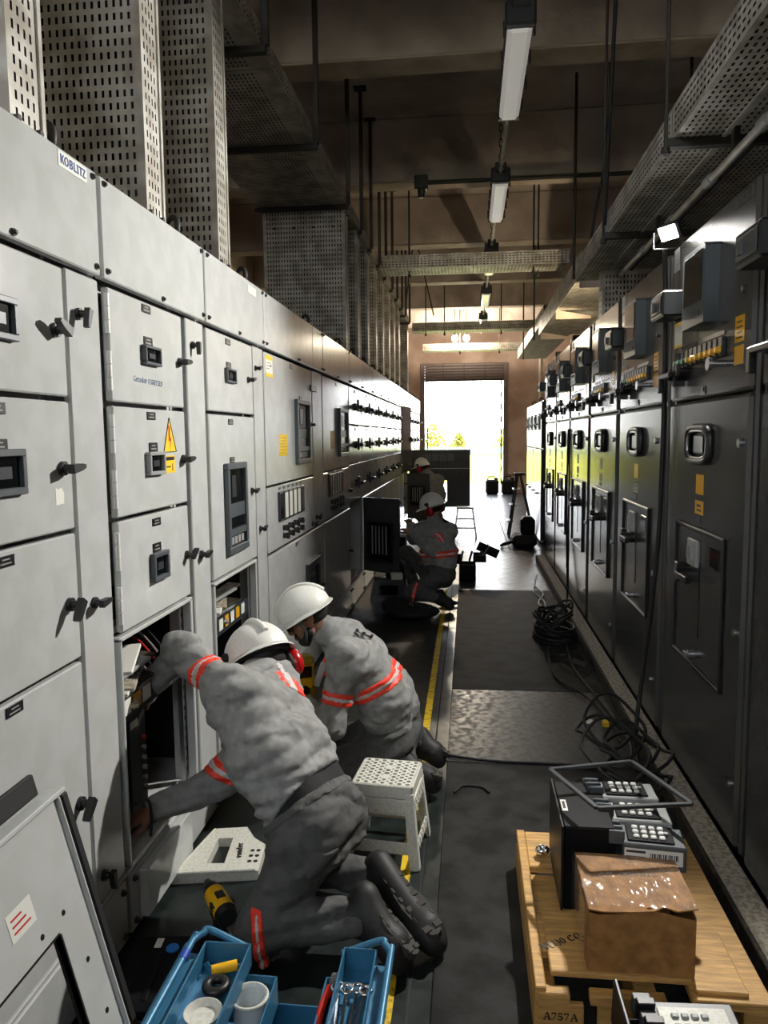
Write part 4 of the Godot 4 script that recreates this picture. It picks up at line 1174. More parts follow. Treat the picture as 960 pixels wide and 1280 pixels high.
func folded_stool() -> void:
	var t := thing("folded_stool", "white plastic folding stool lying folded flat on the floor by the left cabinets", "stool", V(-0.9, 0.0, -2.57))
	var pl := MB.new()
	pl.x = Transform3D(Basis(Vector3.RIGHT, -PI / 2).rotated(Vector3.UP, 0.12), V(0, 0.0, 0))
	# flat panel drawn in xy, thickness along z, with a hand hole
	pl.prism(PackedVector2Array([Vector2(-0.15, -0.17), Vector2(0.15, -0.15), Vector2(0.15, -0.1), Vector2(-0.125, -0.1)]), 0.0, 0.035)
	pl.prism(PackedVector2Array([Vector2(-0.125, -0.1), Vector2(-0.045, -0.1), Vector2(-0.035, 0.07), Vector2(-0.085, 0.07)]), 0.0, 0.035)
	pl.prism(PackedVector2Array([Vector2(0.02, -0.1), Vector2(0.15, -0.1), Vector2(0.15, 0.02), Vector2(0.1, 0.07), Vector2(0.02, 0.07)]), 0.0, 0.035)
	pl.prism(PackedVector2Array([Vector2(-0.085, 0.07), Vector2(0.1, 0.07), Vector2(0.06, 0.15), Vector2(-0.065, 0.14)]), 0.0, 0.035)
	part("panel", pl, M.plastic_white, t)
	var rib := MB.new()
	rib.x = pl.x
	rib.bar(V(-0.14, -0.165, 0.037), V(0.14, -0.148, 0.037), 0.012, 0.012, 0.003, V(0, 0, 1)).bar(V(-0.14, -0.165, 0.037), V(-0.06, 0.13, 0.037), 0.012, 0.012, 0.003, V(0, 0, 1))
	part("edge_rib", rib, M.plastic_white, t)
	for k in 6:
		var h := MB.new()
		h.x = pl.x
		h.cyl(V(0.13 - 0.022 * (k % 2), -0.09 + 0.035 * (k / 2), 0.03), V(0.13 - 0.022 * (k % 2), -0.09 + 0.035 * (k / 2), 0.036), 0.008, -1, 10)
		part("hole", h, M.inner, t)
	var tx := part("lettering", text_mesh("vonder", 0.03), M.black, t)
	tx.transform = pl.x * Transform3D(Basis(V(0, 0, 1), PI / 2 + 0.1), V(0.06, -0.02, 0.0365))

func drill() -> void:
	var t := thing("cordless_drill", "yellow and black cordless drill lying beside the blue toolbox", "drill", V(-0.76, 0.0, -2.1), 2.2)
	# handle upright on its battery, motor on top, chuck pointing to local +x
	part("battery_pack", MB.new().bb(-0.055, 0.05, 0.0, 0.04, -0.032, 0.032, 0.006), M.black, t)
	part("grip", MB.new().bar(V(-0.01, 0.04, 0), V(0.005, 0.115, 0), 0.034, 0.04, 0.008), M.black, t)
	part("motor_housing", MB.new().cyl(V(-0.07, 0.14, 0), V(0.04, 0.14, 0), 0.034, 0.032, 18), M.tool_yellow, t)
	part("rear_cap", MB.new().cyl(V(-0.095, 0.14, 0), V(-0.07, 0.14, 0), 0.028, 0.034, 18), M.black, t)
	for k in 4: part("vent_slot", MB.new().box(V(-0.04, 0.128 + k * 0.01, 0.0), V(0.03, 0.003, 0.071)), M.black, t)
	part("top_window", MB.new().box(V(-0.02, 0.172, 0), V(0.035, 0.008, 0.026), 0.002), M.black, t)
	part("chuck", MB.new().cyl(V(0.04, 0.14, 0), V(0.075, 0.14, 0), 0.027, 0.024, 16).cyl(V(0.075, 0.14, 0), V(0.115, 0.14, 0), 0.021, 0.011, 16), M.black, t)
	part("trigger", MB.new().box(V(0.022, 0.105, 0), V(0.014, 0.026, 0.016), 0.003), M.black, t)

func black_case() -> void:
	var t := thing("tool_case", "black plastic tool case with a round blue sticker on the floor", "case", V(-0.84, 0, -1.86), 0.12)
	part("lower_shell", MB.new().bb(-0.11, 0.1, 0, 0.05, -0.14, 0.15, 0.012), M.case_black, t)
	part("lid", MB.new().bb(-0.108, 0.098, 0.053, 0.1, -0.138, 0.148, 0.014), M.case_black, t)
	for k in 3: part("lid_rib", MB.new().bb(-0.07 + k * 0.05, -0.055 + k * 0.05, 0.1, 0.104, -0.06, 0.13, 0.002), M.case_black, t)
	part("round_sticker", MB.new().cyl(V(0.01, 0.1, -0.07), V(0.01, 0.1045, -0.07), 0.018, -1, 20), mat(rgb(40, 120, 200), 0.4), t)
	part("label", MB.new().bb(-0.045, -0.025, 0.1, 0.1015, -0.115, -0.075), M.paper, t)
	part("handle", MB.new().bb(-0.05, 0.05, 0.03, 0.07, 0.15, 0.175, 0.008), M.case_black, t)
	single("test_lead", MB.new().tube(smooth([V(-0.72, 0.02, -1.98), V(-0.735, 0.06, -1.97), V(-0.745, 0.105, -1.95)]), 0.007, 8), M.tool_yellow, "short yellow probe standing beside the black case", "probe")

func tub(m: MB, x0: float, x1: float, y0: float, y1: float, z0: float, z1: float, th := 0.004) -> MB:
	m.bb(x0, x1, y0, y0 + th, z0, z1)
	m.bb(x0, x0 + th, y0, y1, z0, z1, 0.001).bb(x1 - th, x1, y0, y1, z0, z1, 0.001)
	m.bb(x0, x1, y0, y1, z0, z0 + th, 0.001).bb(x0, x1, y0, y1, z1 - th, z1, 0.001)
	return m

func blue_toolbox() -> void:
	var t := thing("toolbox", "blue metal cantilever toolbox standing open at the bottom of the picture", "toolbox", V(-0.42, 0, -1.45))
	part("base_box", tub(MB.new(), -0.11, 0.1, 0.0, 0.19, -0.2, 0.22), M.blue, t)
	part("tray", tub(MB.new(), -0.135, -0.03, 0.2, 0.275, -0.18, 0.2), M.blue, t)
	part("tray", tub(MB.new(), 0.085, 0.135, 0.2, 0.275, -0.19, 0.2), M.blue, t)
	part("tray", tub(MB.new(), -0.215, -0.1, 0.28, 0.335, -0.205, 0.2), M.blue, t)
	part("tray", tub(MB.new(), 0.125, 0.205, 0.28, 0.335, -0.215, 0.2), M.blue, t)
	part("lid", MB.new().bar(V(-0.215, 0.30, 0.0), V(-0.255, 0.30, 0.0), 0.40, 0.004, 0, V(0, 1, 0)).bb(-0.262, -0.256, 0.28, 0.33, -0.2, 0.2), M.blue, t)
	part("lid", MB.new().bb(0.205, 0.235, 0.30, 0.304, -0.2, 0.2).bb(0.232, 0.236, 0.28, 0.33, -0.2, 0.2), M.blue, t)
	for s in [-1.0, 1.0]:
		var x0: float = 0.24 * s
		var p := [V(x0, 0.345, 0.2)]
		for k in 5: p.append(V(x0, 0.345, -0.18 - 0.05 * k / 4.0) + V(-s * 0.03 * (k / 4.0) * (k / 4.0), 0, 0))
		p.append(V(x0 - s * 0.12, 0.31, -0.225))
		part("handle", MB.new().tube(smooth(p), 0.0085, 10), M.blue, t)
		part("tape", MB.new().cyl(V(x0, 0.345, -0.03 + s * 0.12), V(x0, 0.345, 0.0 + s * 0.12), 0.0095, -1, 12), M.blue_tape, t)
		for z in [-0.16, 0.16]: part("link_arm", MB.new().bar(V(s * 0.12, 0.21, z), V(s * 0.2, 0.31, z), 0.014, 0.003, 0, V(0, 0, 1)), M.blue, t)
	# tools in the trays
	var o := V(-0.42, 0, -1.45)
	var j := thing("plastic_jar", "translucent white plastic jar standing in a toolbox tray", "jar", o + V(-0.075, 0.205, -0.1))
	part("jar_body", MB.new().lathe([Vector2(0, 0), Vector2(0.03, 0), Vector2(0.036, 0.01), Vector2(0.04, 0.075), Vector2(0.037, 0.08), Vector2(0.033, 0.075), Vector2(0.03, 0.03), Vector2(0, 0.028)], 24), M.clear, j)
	part("jar_rim", MB.new().tube(range(24).map(func(k): return V(cos(TAU * k / 24) * 0.041, 0.078, sin(TAU * k / 24) * 0.041)), 0.004, 6, true), M.plastic_white, j)
	single("metal_dish", MB.new().lathe([Vector2(0, 0.004), Vector2(0.03, 0.005), Vector2(0.04, 0.018), Vector2(0.042, 0.018), Vector2(0.032, 0.0), Vector2(0, 0)], 24), M.plastic_white, "white round dish with wires in the blue toolbox", "dish", o + V(-0.155, 0.287, -0.02))
	single("tape_roll", MB.new().tube(range(20).map(func(k): return V(cos(TAU * k / 20) * 0.022, 0.012, sin(TAU * k / 20) * 0.022)), 0.011, 8, true), M.black, "black roll of tape in the blue toolbox", "tape roll", o + V(-0.155, 0.287, -0.105))
	var sd := thing("screwdriver", "yellow handled screwdriver lying in the left toolbox tray", "screwdriver", o + V(-0.15, 0.3, -0.165), 0.4)
	part("handle", MB.new().cyl(V(-0.035, 0, 0), V(0.025, 0, 0), 0.011, 0.013, 10), M.tool_yellow, sd)
	part("blade", MB.new().cyl(V(0.025, 0, 0), V(0.045, 0, 0), 0.003, -1, 6), M.steel, sd)
	var rp := thing("pliers", "red handled pliers standing in a narrow right tray", "pliers", o + V(0.108, 0.25, -0.1))
	part("handle", MB.new().tube(smooth([V(-0.012, 0, 0.08), V(-0.016, 0.02, 0.02), V(-0.006, 0.03, -0.05)]), 0.009, 8).tube(smooth([V(0.012, 0, 0.08), V(0.016, 0.02, 0.02), V(0.006, 0.03, -0.05)]), 0.009, 8), M.red, rp)
	part("jaw", MB.new().box(V(0, 0.03, -0.07), V(0.02, 0.012, 0.05), 0.004), M.steel, rp)
	for k in 4:
		var wr := thing("wrench", "steel combination wrench in the right toolbox tray, %s from the left" % ORD[k], "wrench", o + V(0.14 + k * 0.014, 0.3 + 0.012 * (k % 2), 0.0), 0.12 - 0.07 * k, "wrenches in the right toolbox tray")
		var ring := []
		for q in 14: ring.append(V(cos(TAU * q / 14) * 0.013, 0.002, -0.125 + 0.02 * (k % 2) + sin(TAU * q / 14) * 0.013))
		part("shank", MB.new().box(V(0, 0, -0.02), V(0.008, 0.005, 0.18), 0.0015), M.chrome, wr)
		part("ring_end", MB.new().tube(ring, 0.005, 6, true), M.chrome, wr)
		part("tape_band", MB.new().box(V(0, 0, 0.06), V(0.011, 0.008, 0.03), 0.001), M.blue_tape, wr)

func far_floor_things() -> void:
	# folding tool box standing open in the aisle
	var t := thing("tool_tote", "small black cantilever tool box standing open in the middle of the aisle", "toolbox", V(-0.01, 0, -8.1))
	part("base_box", tub(MB.new(), -0.09, 0.09, 0.0, 0.17, -0.16, 0.1, 0.006), M.case_black, t)
	part("tray", tub(MB.new(), -0.2, -0.06, 0.18, 0.25, -0.16, 0.1, 0.006), M.case_black, t)
	part("tray", tub(MB.new(), 0.06, 0.2, 0.2, 0.27, -0.16, 0.1, 0.006), M.case_black, t)
	part("lid", MB.new().bar(V(0.2, 0.27, -0.03), V(0.24, 0.36, -0.03), 0.24, 0.008, 0, V(0, 0, 1)).bar(V(-0.2, 0.25, -0.03), V(-0.24, 0.32, -0.03), 0.24, 0.008, 0, V(0, 0, 1)), M.case_black, t)
	part("handle", MB.new().tube([V(0.16, 0.27, 0.08), V(0.23, 0.37, 0.08), V(0.23, 0.37, -0.14), V(0.16, 0.27, -0.14)], 0.008, 6), M.steel, t)
	for k in 4: part("tool", MB.new().cyl(V(-0.16 + k * 0.09, 0.2, 0), V(-0.15 + k * 0.1, 0.31, 0.02), 0.012, -1, 8), [M.black, M.steel, M.black, M.bezel][k], t)
	# two jerry cans in the doorway
	for i in 2:
		t = thing("jerry_can", ["dark jerry can at the right side of the doorway, left one", "dark jerry can at the right side of the doorway, right one"][i], "can", V(0.62 + i * 0.42, 0, -20.1), 0.1 - 0.2 * i, "jerry cans in the doorway")
		part("body", MB.new().bb(-0.17, 0.17, 0, 0.38, -0.1, 0.1, 0.04), M.case_black, t)
		part("handle", MB.new().tube([V(-0.12, 0.36, 0), V(-0.1, 0.46, 0), V(0.06, 0.46, 0), V(0.08, 0.36, 0)], 0.02, 6), M.case_black, t)
		part("cap", MB.new().cyl(V(0.12, 0.37, 0), V(0.12, 0.43, 0), 0.035, -1, 10), M.case_black, t)
	# step ladder at the far right
	t = thing("step_ladder", "short metal step ladder by the far right cabinets", "ladder", V(0.74, 0, -11.6))
	for s in [-1.0, 1.0]:
		part("front_rail", MB.new().bar(V(0.0, 0.96, s * 0.12 + 0.0), V(-0.13, 0.0, s * 0.16), 0.035, 0.02, 0.003, V(0, 0, 1)), M.steel_dark, t)
		part("rear_leg", MB.new().bar(V(0.04, 0.96, s * 0.12), V(0.25, 0.0, s * 0.15), 0.028, 0.016, 0.003, V(0, 0, 1)), M.steel_dark, t)
	for k in 3: part("tread", MB.new().bb(-0.16 + k * 0.045, -0.06 + k * 0.05, 0.24 + k * 0.24, 0.262 + k * 0.24, -0.14, 0.14, 0.004), M.steel, t)
	part("top_cap", MB.new().bb(-0.05, 0.1, 0.95, 0.98, -0.14, 0.14, 0.006), M.steel_dark, t)
	t = thing("equipment_bag", "dark bag and boxes piled at the foot of the step ladder", "bag", V(0.72, 0, -10.6))
	part("bag_body", MB.new().bb(-0.12, 0.22, 0, 0.17, -0.22, 0.2, 0.05), M.rubber, t)
	part("bag_top", MB.new().bb(0.0, 0.2, 0.15, 0.42, -0.15, 0.12, 0.05), M.case_black, t)
	part("strap", MB.new().tube(smooth([V(-0.1, 0.1, 0.21), V(-0.24, 0.06, 0.24), V(-0.26, 0.02, 0.1), V(-0.12, 0.05, 0.0)]), 0.02, 6), M.rubber, t)
	# stool behind the crouching man
	t = thing("work_stool", "light metal stool standing behind the crouching man's head", "stool", V(-0.05, 0, -11.5))
	part("seat", MB.new().bb(-0.13, 0.13, 0.44, 0.47, -0.12, 0.12, 0.008), M.steel, t)
	for s in [[-1, -1], [1, -1], [1, 1], [-1, 1]]: part("leg", MB.new().bar(V(s[0] * 0.11, 0.44, s[1] * 0.1), V(s[0] * 0.17, 0, s[1] * 0.14), 0.026, 0.02, 0.003, V(0, 0, 1)), M.steel, t)
	for k in 2: part("cross_rail", MB.new().bb(-0.15, 0.15, 0.14 + k * 0.14, 0.165 + k * 0.14, 0.1, 0.115, 0.003), M.steel, t)
	# instrument in front of the open door
	t = thing("test_set", "pale grey test instrument with a dark panel on the floor by the open door", "instrument", V(-0.76, 0, -7.0), 0.15)
	part("case", MB.new().prism(PackedVector2Array([Vector2(-0.17, 0), Vector2(0.17, 0), Vector2(0.15, 0.2), Vector2(-0.13, 0.2)]), -0.14, 0.06), M.paint_r, t)
	part("dark_panel", MB.new().bb(-0.09, 0.09, 0.06, 0.15, 0.06, 0.064, 0.001), M.screen, t)
	part("printer_block", MB.new().bb(0.03, 0.14, 0.2, 0.25, -0.1, 0.04, 0.006), M.plastic_white, t)
	t = thing("hand_meter", "white box with a stand in front of the crouching man", "meter", V(-0.74, 0.0, -7.42))
	part("pedestal", MB.new().bb(-0.08, 0.12, 0.0, 0.56, -0.12, 0.1, 0.006), M.case_black, t)
	part("base", MB.new().bb(-0.07, 0.13, 0.56, 0.59, -0.1, 0.1, 0.006), M.white, t)
	part("body", MB.new().bb(-0.06, 0.06, 0.59, 0.78, -0.05, 0.05, 0.012), M.white, t)
	t = thing("bag", "black crumpled tool bag on the floor beside the yellow line", "bag", V(-0.48, 0, -6.35))
	part("bag_body", MB.new().ball(V(0, 0.05, 0), V(0.24, 0.06, 0.2), 14, 8).ball(V(-0.15, 0.06, -0.15), V(0.14, 0.08, 0.14), 12, 8), M.rubber, t)
	for k in 9: part("hardware", MB.new().ball(V(-0.02 + 0.025 * k, 0.112 - 0.003 * k, 0.05 * sin(k * 2.0)), V(0.008, 0.006, 0.008), 6, 4), M.chrome, t)
	single("glove", MB.new().ball(V(0, 0.025, 0), V(0.08, 0.028, 0.04), 12, 8).ball(V(0.06, 0.03, -0.03), V(0.05, 0.02, 0.03), 10, 6), mat(rgb(70, 60, 150), 0.6), "purple blue cloth lying on the yellow line", "cloth", V(-0.2, 0, -6.75))

func cables() -> void:
	# coil of cable by the right curb, leads running to the near end
	rng.seed = 19
	var t := thing("cable_coil", "tangled coil of dark cable beside the right curb", "cable", V(0.655, 0.0, -5.75))
	for k in 9:
		var p := []
		var r := 0.125 + rng.randf() * 0.035
		var ph := rng.randf() * TAU
		var tilt := rng.randf_range(-0.04, 0.04) * k
		for j in 22:
			var a := TAU * j / 22
			p.append(V(cos(a) * r, 0.016 + k * 0.016 + tilt * 0.35 * sin(a + ph) + (0.03 if k > 6 else 0.0) * (1 + sin(a * 2 + ph)), sin(a) * r * 1.5))
		part("loop", MB.new().tube(p, 0.011, 7, true), M.rubber, t)
	for k in 3:
		var p := []
		for j in 16:
			var a := TAU * j / 16
			p.append(V(cos(a) * 0.1 + 0.02 * k, 0.17 + 0.1 * sin(a + k), sin(a) * 0.14 - 0.05))
		part("loop", MB.new().tube(smooth(p, 2), 0.008, 6, true), M.rubber, t)
	var leads := [[[V(0.66, 0.012, -6.0), V(0.7, 0.012, -6.5), V(0.64, 0.012, -6.9), V(0.72, 0.012, -7.3), V(0.68, 0.012, -7.8), V(0.75, 0.02, -8.3)], M.plastic_white, "pale wavy lead running from the coil toward the door"],
		[[V(0.62, 0.012, -6.0), V(0.62, 0.012, -6.4), V(0.7, 0.012, -6.9), V(0.64, 0.012, -7.4), V(0.7, 0.012, -7.9)], M.engrave, "grey wavy lead beside the pale one behind the coil"],
		[[V(0.6, 0.015, -5.6), V(0.55, 0.018, -5.1), V(0.56, 0.018, -4.7), V(0.68, 0.02, -4.4), V(0.74, 0.02, -4.1), V(0.75, 0.03, -3.7)], M.rubber, "black lead running from the coil along the mats"],
		[[V(0.72, 0.015, -5.55), V(0.69, 0.018, -5.0), V(0.72, 0.018, -4.6), V(0.77, 0.02, -4.2), V(0.79, 0.04, -3.7), V(0.76, 0.03, -3.5)], M.steel_dark, "second dark lead beside the curb in front of the coil"]]
	for l in leads:
		single("cable_lead", MB.new().tube(smooth(l[0]), 0.007, 6), l[1], l[2], "cable")
	t = thing("cable_tangle", "loops of black cable piled on the curb behind the black relay case", "cable", V(0.67, 0.02, -3.4))
	for k in 7:
		var p := []
		var c := V(rng.randf_range(-0.07, 0.07), 0.07 + 0.02 * k, rng.randf_range(-0.22, 0.25))
		var rx := rng.randf_range(0.07, 0.15)
		var tl := rng.randf_range(-0.5, 0.5)
		for j in 20:
			var a := TAU * j / 20
			p.append(c + V(cos(a) * rx, sin(a) * tl * 0.14 + 0.02 * sin(3 * a), sin(a) * rx * 1.5))
		part("loop", MB.new().tube(p, 0.008, 6, true), M.rubber, t)
	# feed cable hanging in the gap between right cabinets
	single("feed_cable", MB.new().tube(smooth([V(0.885, 2.38, -3.64), V(0.9, 2.1, -3.655), V(0.905, 1.6, -3.66), V(0.9, 1.1, -3.67), V(0.88, 0.7, -3.7), V(0.85, 0.35, -3.72), V(0.8, 0.12, -3.6), V(0.76, 0.06, -3.35)]), 0.011, 8), M.rubber, "black cable running down the gap beside the nearest full right cabinet", "cable")
	single("feed_cable", MB.new().tube(smooth([V(0.915, 1.6, -7.12), V(0.91, 1.0, -7.13), V(0.9, 0.5, -7.0), V(0.87, 0.1, -6.7), V(0.74, 0.02, -6.2)]), 0.009, 8), M.rubber, "thin black cable running down the farther right cabinets to the coil", "cable")
	single("cord", MB.new().tube(smooth([V(-0.12, 0.012, -3.52), V(0.1, 0.012, -3.47), V(0.35, 0.014, -3.46), V(0.6, 0.014, -3.45)]), 0.006, 6), M.rubber, "thin dark cord lying across the aisle mats", "cable")
	single("cord", MB.new().tube(smooth([V(-0.06, 0.012, -3.13), V(-0.02, 0.012, -3.2), V(0.06, 0.013, -3.19), V(0.09, 0.013, -3.14)]), 0.006, 6), M.rubber, "short curved piece of black cord on the mat", "cable")
	single("floor_tag", MB.new().bb(0, 0.05, 0.007, 0.009, 0, 0.06), M.paper, "small white paper tag on the scuffed mat", "paper tag", V(0.62, 0, -4.05))
	single("cable_tag", MB.new().bb(0, 0.03, 0.007, 0.03, 0, 0.05), M.yellow, "small yellow tag beside the cable on the mat", "tag", V(0.71, 0, -4.0))

# ---------------------------------------------------------------- pallet and what lies on it
func pallet_things() -> void:
	var t := thing("pallet", "wooden pallet with loose boards at the lower right", "pallet", V(0, 0, 0))
	for x in [0.2, 0.46, 0.72]:
		part("stringer", MB.new().bb(x - 0.03, x + 0.03, 0.0, 0.1, -2.6, -1.84, 0.004), M.wood, t)
	part("rail", MB.new().bb(0.172, 0.2, 0.1, 0.14, -2.61, -1.83, 0.003), M.wood, t)
	part("deck_board", MB.new().bb(0.56, 0.755, 0.115, 0.14, -2.6, -1.82, 0.003), M.wood, t)
	part("deck_board", MB.new().bb(0.2, 0.56, 0.115, 0.14, -2.6, -2.38, 0.003), M.wood, t)
	part("deck_board", MB.new().bb(0.2, 0.56, 0.1, 0.118, -2.37, -2.14, 0.003), M.wood, t)
	part("deck_board", MB.new().bb(0.2, 0.56, 0.115, 0.14, -2.13, -1.97, 0.003), M.wood, t)
	part("deck_board", MB.new().bb(0.215, 0.57, 0.14, 0.156, -2.13, -1.87, 0.003), M.wood, t)
	part("deck_board", MB.new().bb(0.57, 0.70, 0.14, 0.152, -2.08, -1.84, 0.003), M.wood, t)
	part("front_block", MB.new().bb(0.175, 0.26, 0.1, 0.128, -1.86, -1.825, 0.003).bb(0.31, 0.5, 0.1, 0.128, -1.86, -1.825, 0.003), M.wood, t)
	part("bottom_board", MB.new().bb(0.18, 0.75, 0.0, 0.02, -1.85, -1.83, 0.002), M.wood, t)
	part("end_block", MB.new().bb(0.178, 0.295, 0.02, 0.098, -1.846, -1.829, 0.003), M.wood, t)
	part("end_block", MB.new().bb(0.33, 0.42, 0.02, 0.098, -1.85, -1.836, 0.003), M.wood, t)
	var tx := part("stamp", text_mesh("A757A", 0.028, 0.001, "Droid Serif"), M.black, t, V(0.236, 0.062, -1.8285))
	tx.name = "stamp"
	part("pen_writing", text_mesh("N(1)0 COUN", 0.03, 0.001, "Droid Serif"), M.plate, t, V(0.275, 0.1568, -2.0)).rotation = V(-PI / 2, 0.5, 0)
	# taped carton
	t = thing("carton", "brown cardboard carton wrapped in clear tape on the pallet", "box", V(0.445, 0.157, -2.0), 0.0)
	var w := 0.133
	var h := 0.17
	part("carton_front", MB.new().prism(PackedVector2Array([Vector2(-w, 0), Vector2(w, -0.0), Vector2(w, 0.098), Vector2(-w, 0.106)]), 0.115, 0.12), M.card, t)
	# torn front flap standing out under the lid
	var fl := MB.new().prism(PackedVector2Array([Vector2(-w, 0), Vector2(w, -0.008), Vector2(w + 0.002, 0.045), Vector2(0.09, 0.052), Vector2(0.045, 0.06), Vector2(0.02, 0.074), Vector2(-0.01, 0.058), Vector2(-0.06, 0.05), Vector2(-0.11, 0.046), Vector2(-w, 0.052)]), -0.002, 0.002)
	var f := part("front_flap", fl, M.card, t, V(0, 0.106, 0.118))
	f.rotation.x = -0.12
	part("carton_side", MB.new().bb(-w - 0.003, -w, 0, h, -0.12, 0.115), M.card, t)
	part("carton_side", MB.new().bb(w, w + 0.003, 0, h - 0.01, -0.12, 0.115), M.card, t)
	part("carton_back", MB.new().bb(-w, w, 0, h + 0.005, -0.125, -0.12), M.card, t)
	part("carton_bottom", MB.new().bb(-w, w, 0, 0.004, -0.12, 0.115), M.card, t)
	var lid := MB.new().prism(PackedVector2Array([Vector2(-w - 0.004, -0.13), Vector2(w + 0.006, -0.125), Vector2(w + 0.012, 0.1), Vector2(0.09, 0.115), Vector2(0.06, 0.1), Vector2(0.03, 0.12), Vector2(-0.03, 0.128), Vector2(-0.1, 0.132), Vector2(-w - 0.002, 0.125)]), -0.004, 0.0)
	var lm := part("lid", lid, M.card, t, V(0, h + 0.004, 0))
	lm.rotation.x = PI / 2 + 0.03
	var film := mat(Color(0.9, 0.92, 0.93, 0.04), 0.1)
	film.transparency = BaseMaterial3D.TRANSPARENCY_ALPHA
	var tape := MB.new()
	var tn := FastNoiseLite.new()
	tn.seed = 4
	tn.frequency = 14.0
	tn.fractal_octaves = 3
	var at := func(i: float, k: float) -> Vector3:
		var xx := -w - 0.006 + i * (2 * w + 0.012) / 40.0
		var zz := -0.12 + k * 0.24 / 24.0
		return V(xx, h + 0.014 + 0.006 * tn.get_noise_2d(xx * 2.2, zz), zz)
	for i in 40:
		for k in 24:
			var q := [at.call(i, k), at.call(i + 1, k), at.call(i + 1, k + 1), at.call(i, k + 1)]
			var m := []
			for e in [[i, k], [i + 1, k], [i + 1, k + 1], [i, k + 1]]:
				m.append((at.call(e[0], e[1] + 0.5) - at.call(e[0], e[1] - 0.5)).cross(at.call(e[0] + 0.5, e[1]) - at.call(e[0] - 0.5, e[1])).normalized())
			tape.t3(q[0], q[1], q[2], m[0], m[1], m[2])
			tape.t3(q[0], q[2], q[3], m[0], m[2], m[3])
	part("clear_tape", tape, film, t)
	part("side_wrap", MB.new().bb(-w - 0.012, -w - 0.011, 0.0, h + 0.01, -0.12, 0.12), film, t)
	part("pen_writing", text_mesh("INVERSOR", 0.03, 0.0006, "Droid Serif"), M.plate, t, V(-0.03, h + 0.009, -0.07)).rotation = V(-PI / 2, 0, 0)
	part("pen_writing", text_mesh("P/ CONJUNTO", 0.022, 0.0006, "Droid Serif"), M.plate, t, V(0.0, h + 0.009, -0.035)).rotation = V(-PI / 2, 0, 0)
	# black relay chassis and the keypad modules lying on it
	t = thing("relay_chassis", "tall black relay chassis standing behind the carton on the pallet", "relay", V(0.355, 0.141, -2.32))
	part("case", MB.new().bb(-0.075, 0.075, 0, 0.26, -0.13, 0.165, 0.005), M.case_black, t)
	part("flange", MB.new().bb(-0.082, -0.074, 0.0, 0.262, -0.15, 0.17, 0.002), M.black, t)
	part("label", MB.new().bb(-0.067, -0.05, 0.26, 0.2615, 0.0, 0.07), M.paper, t)
	part("label_print", MB.new().bb(-0.063, -0.055, 0.2615, 0.262, 0.01, 0.055), M.black, t)
	var kp := [[-2.41, 0.018, "farthest from the camera"], [-2.29, 0.01, "middle of the three"], [-2.175, 0.0, "nearest the carton, with a white label"]]
	for i in 3:
		var e = kp[i]
		var mdl := thing("keypad_module", "grey relay module with silver keypad lying face up, " + e[2], "relay module", V(0.5 + 0.012 * i, 0.30 + 0.012 * (2 - i), e[0]), -0.05 * i)
		part("module_case", MB.new().bb(-0.075, 0.1, 0, 0.075, -0.055, 0.055, 0.004), M.frame if i < 2 else M.bezel, mdl)
		part("keypad_plate", MB.new().bb(-0.06, 0.07, 0.075, 0.08, -0.05, 0.042, 0.002), M.case_black, mdl)
		for k in 12: part("key", MB.new().box(V(-0.034 + (k % 4) * 0.024, 0.083, -0.03 + (k / 4) * 0.026), V(0.017, 0.007, 0.017), 0.003), M.white, mdl)
		part("rotary_knob", MB.new().cyl(V(0.05, 0.08, 0.0), V(0.05, 0.088, 0.0), 0.007, -1, 10), M.steel, mdl)
		for k in 6: part("terminal", MB.new().box(V(-0.1 + 0.002 * k, 0.07 + 0.008 * (k % 2), -0.04 + k * 0.014), V(0.045, 0.04, 0.011), 0.002), M.bezel, mdl)
		if i == 2:
			part("white_label", MB.new().bb(-0.07, 0.09, 0.02, 0.062, 0.055, 0.057), M.paper, mdl)
			for k in 16: part("barcode_bar", MB.new().bb(0.0 + k * 0.005, 0.002 + k * 0.005 + 0.001 * (k % 3), 0.035, 0.052, 0.057, 0.0574), M.black, mdl)
			part("label_print", MB.new().bb(-0.065, -0.012, 0.05, 0.057, 0.057, 0.0574).bb(-0.065, -0.012, 0.028, 0.04, 0.057, 0.0574), M.plate, mdl)
	single("packing_box", MB.new().bb(-0.07, 0.1, 0, 0.155, -0.15, 0.13, 0.004), M.bezel, "pale grey case under the keypad modules", "case", V(0.51, 0.141, -2.31))
	# flat dark bezel frame lying over the modules
	var p := [V(0.262, 0.475, -2.375), V(0.535, 0.475, -2.46), V(0.648, 0.475, -2.18), V(0.37, 0.475, -2.13)]
	var fr := MB.new()
	for k in 4: fr.bar(p[k], p[(k + 1) % 4], 0.016, 0.01, 0.002)
	single("bezel_frame", fr, mat(rgb(60, 62, 64), 0.35, 0.4), "flat dark rectangular frame lying across the keypad modules", "frame")
	single("plastic_wrap", MB.new().ball(V(0, 0.02, 0), V(0.022, 0.02, 0.022), 9, 6).ball(V(0.012, 0.03, 0.01), V(0.014, 0.014, 0.016), 7, 5), M.chrome, "crumpled clear plastic bag of screws on the pallet corner", "bag", V(0.245, 0.14, -2.44))
	# relay module at the bottom right edge of the picture, standing on a crate
	t = thing("relay_module", "grey relay unit with a pale keypad at the bottom right edge", "relay module", V(0.49, 0.0, -1.62), 0.05)
	part("lower_case", MB.new().bb(-0.12, 0.12, 0, 0.2, -0.06, 0.2, 0.004), M.case_black, t)
	var ti := Transform3D(Basis(Vector3.RIGHT, 0.12), V(0, 0.21, -0.08))
	var fm := MB.new()
	fm.x = ti
	fm.bb(-0.08, 0.12, -0.01, 0.02, 0.0, 0.24, 0.004)
	part("face_frame", fm, M.frame, t)
	var fp := MB.new()
	fp.x = ti
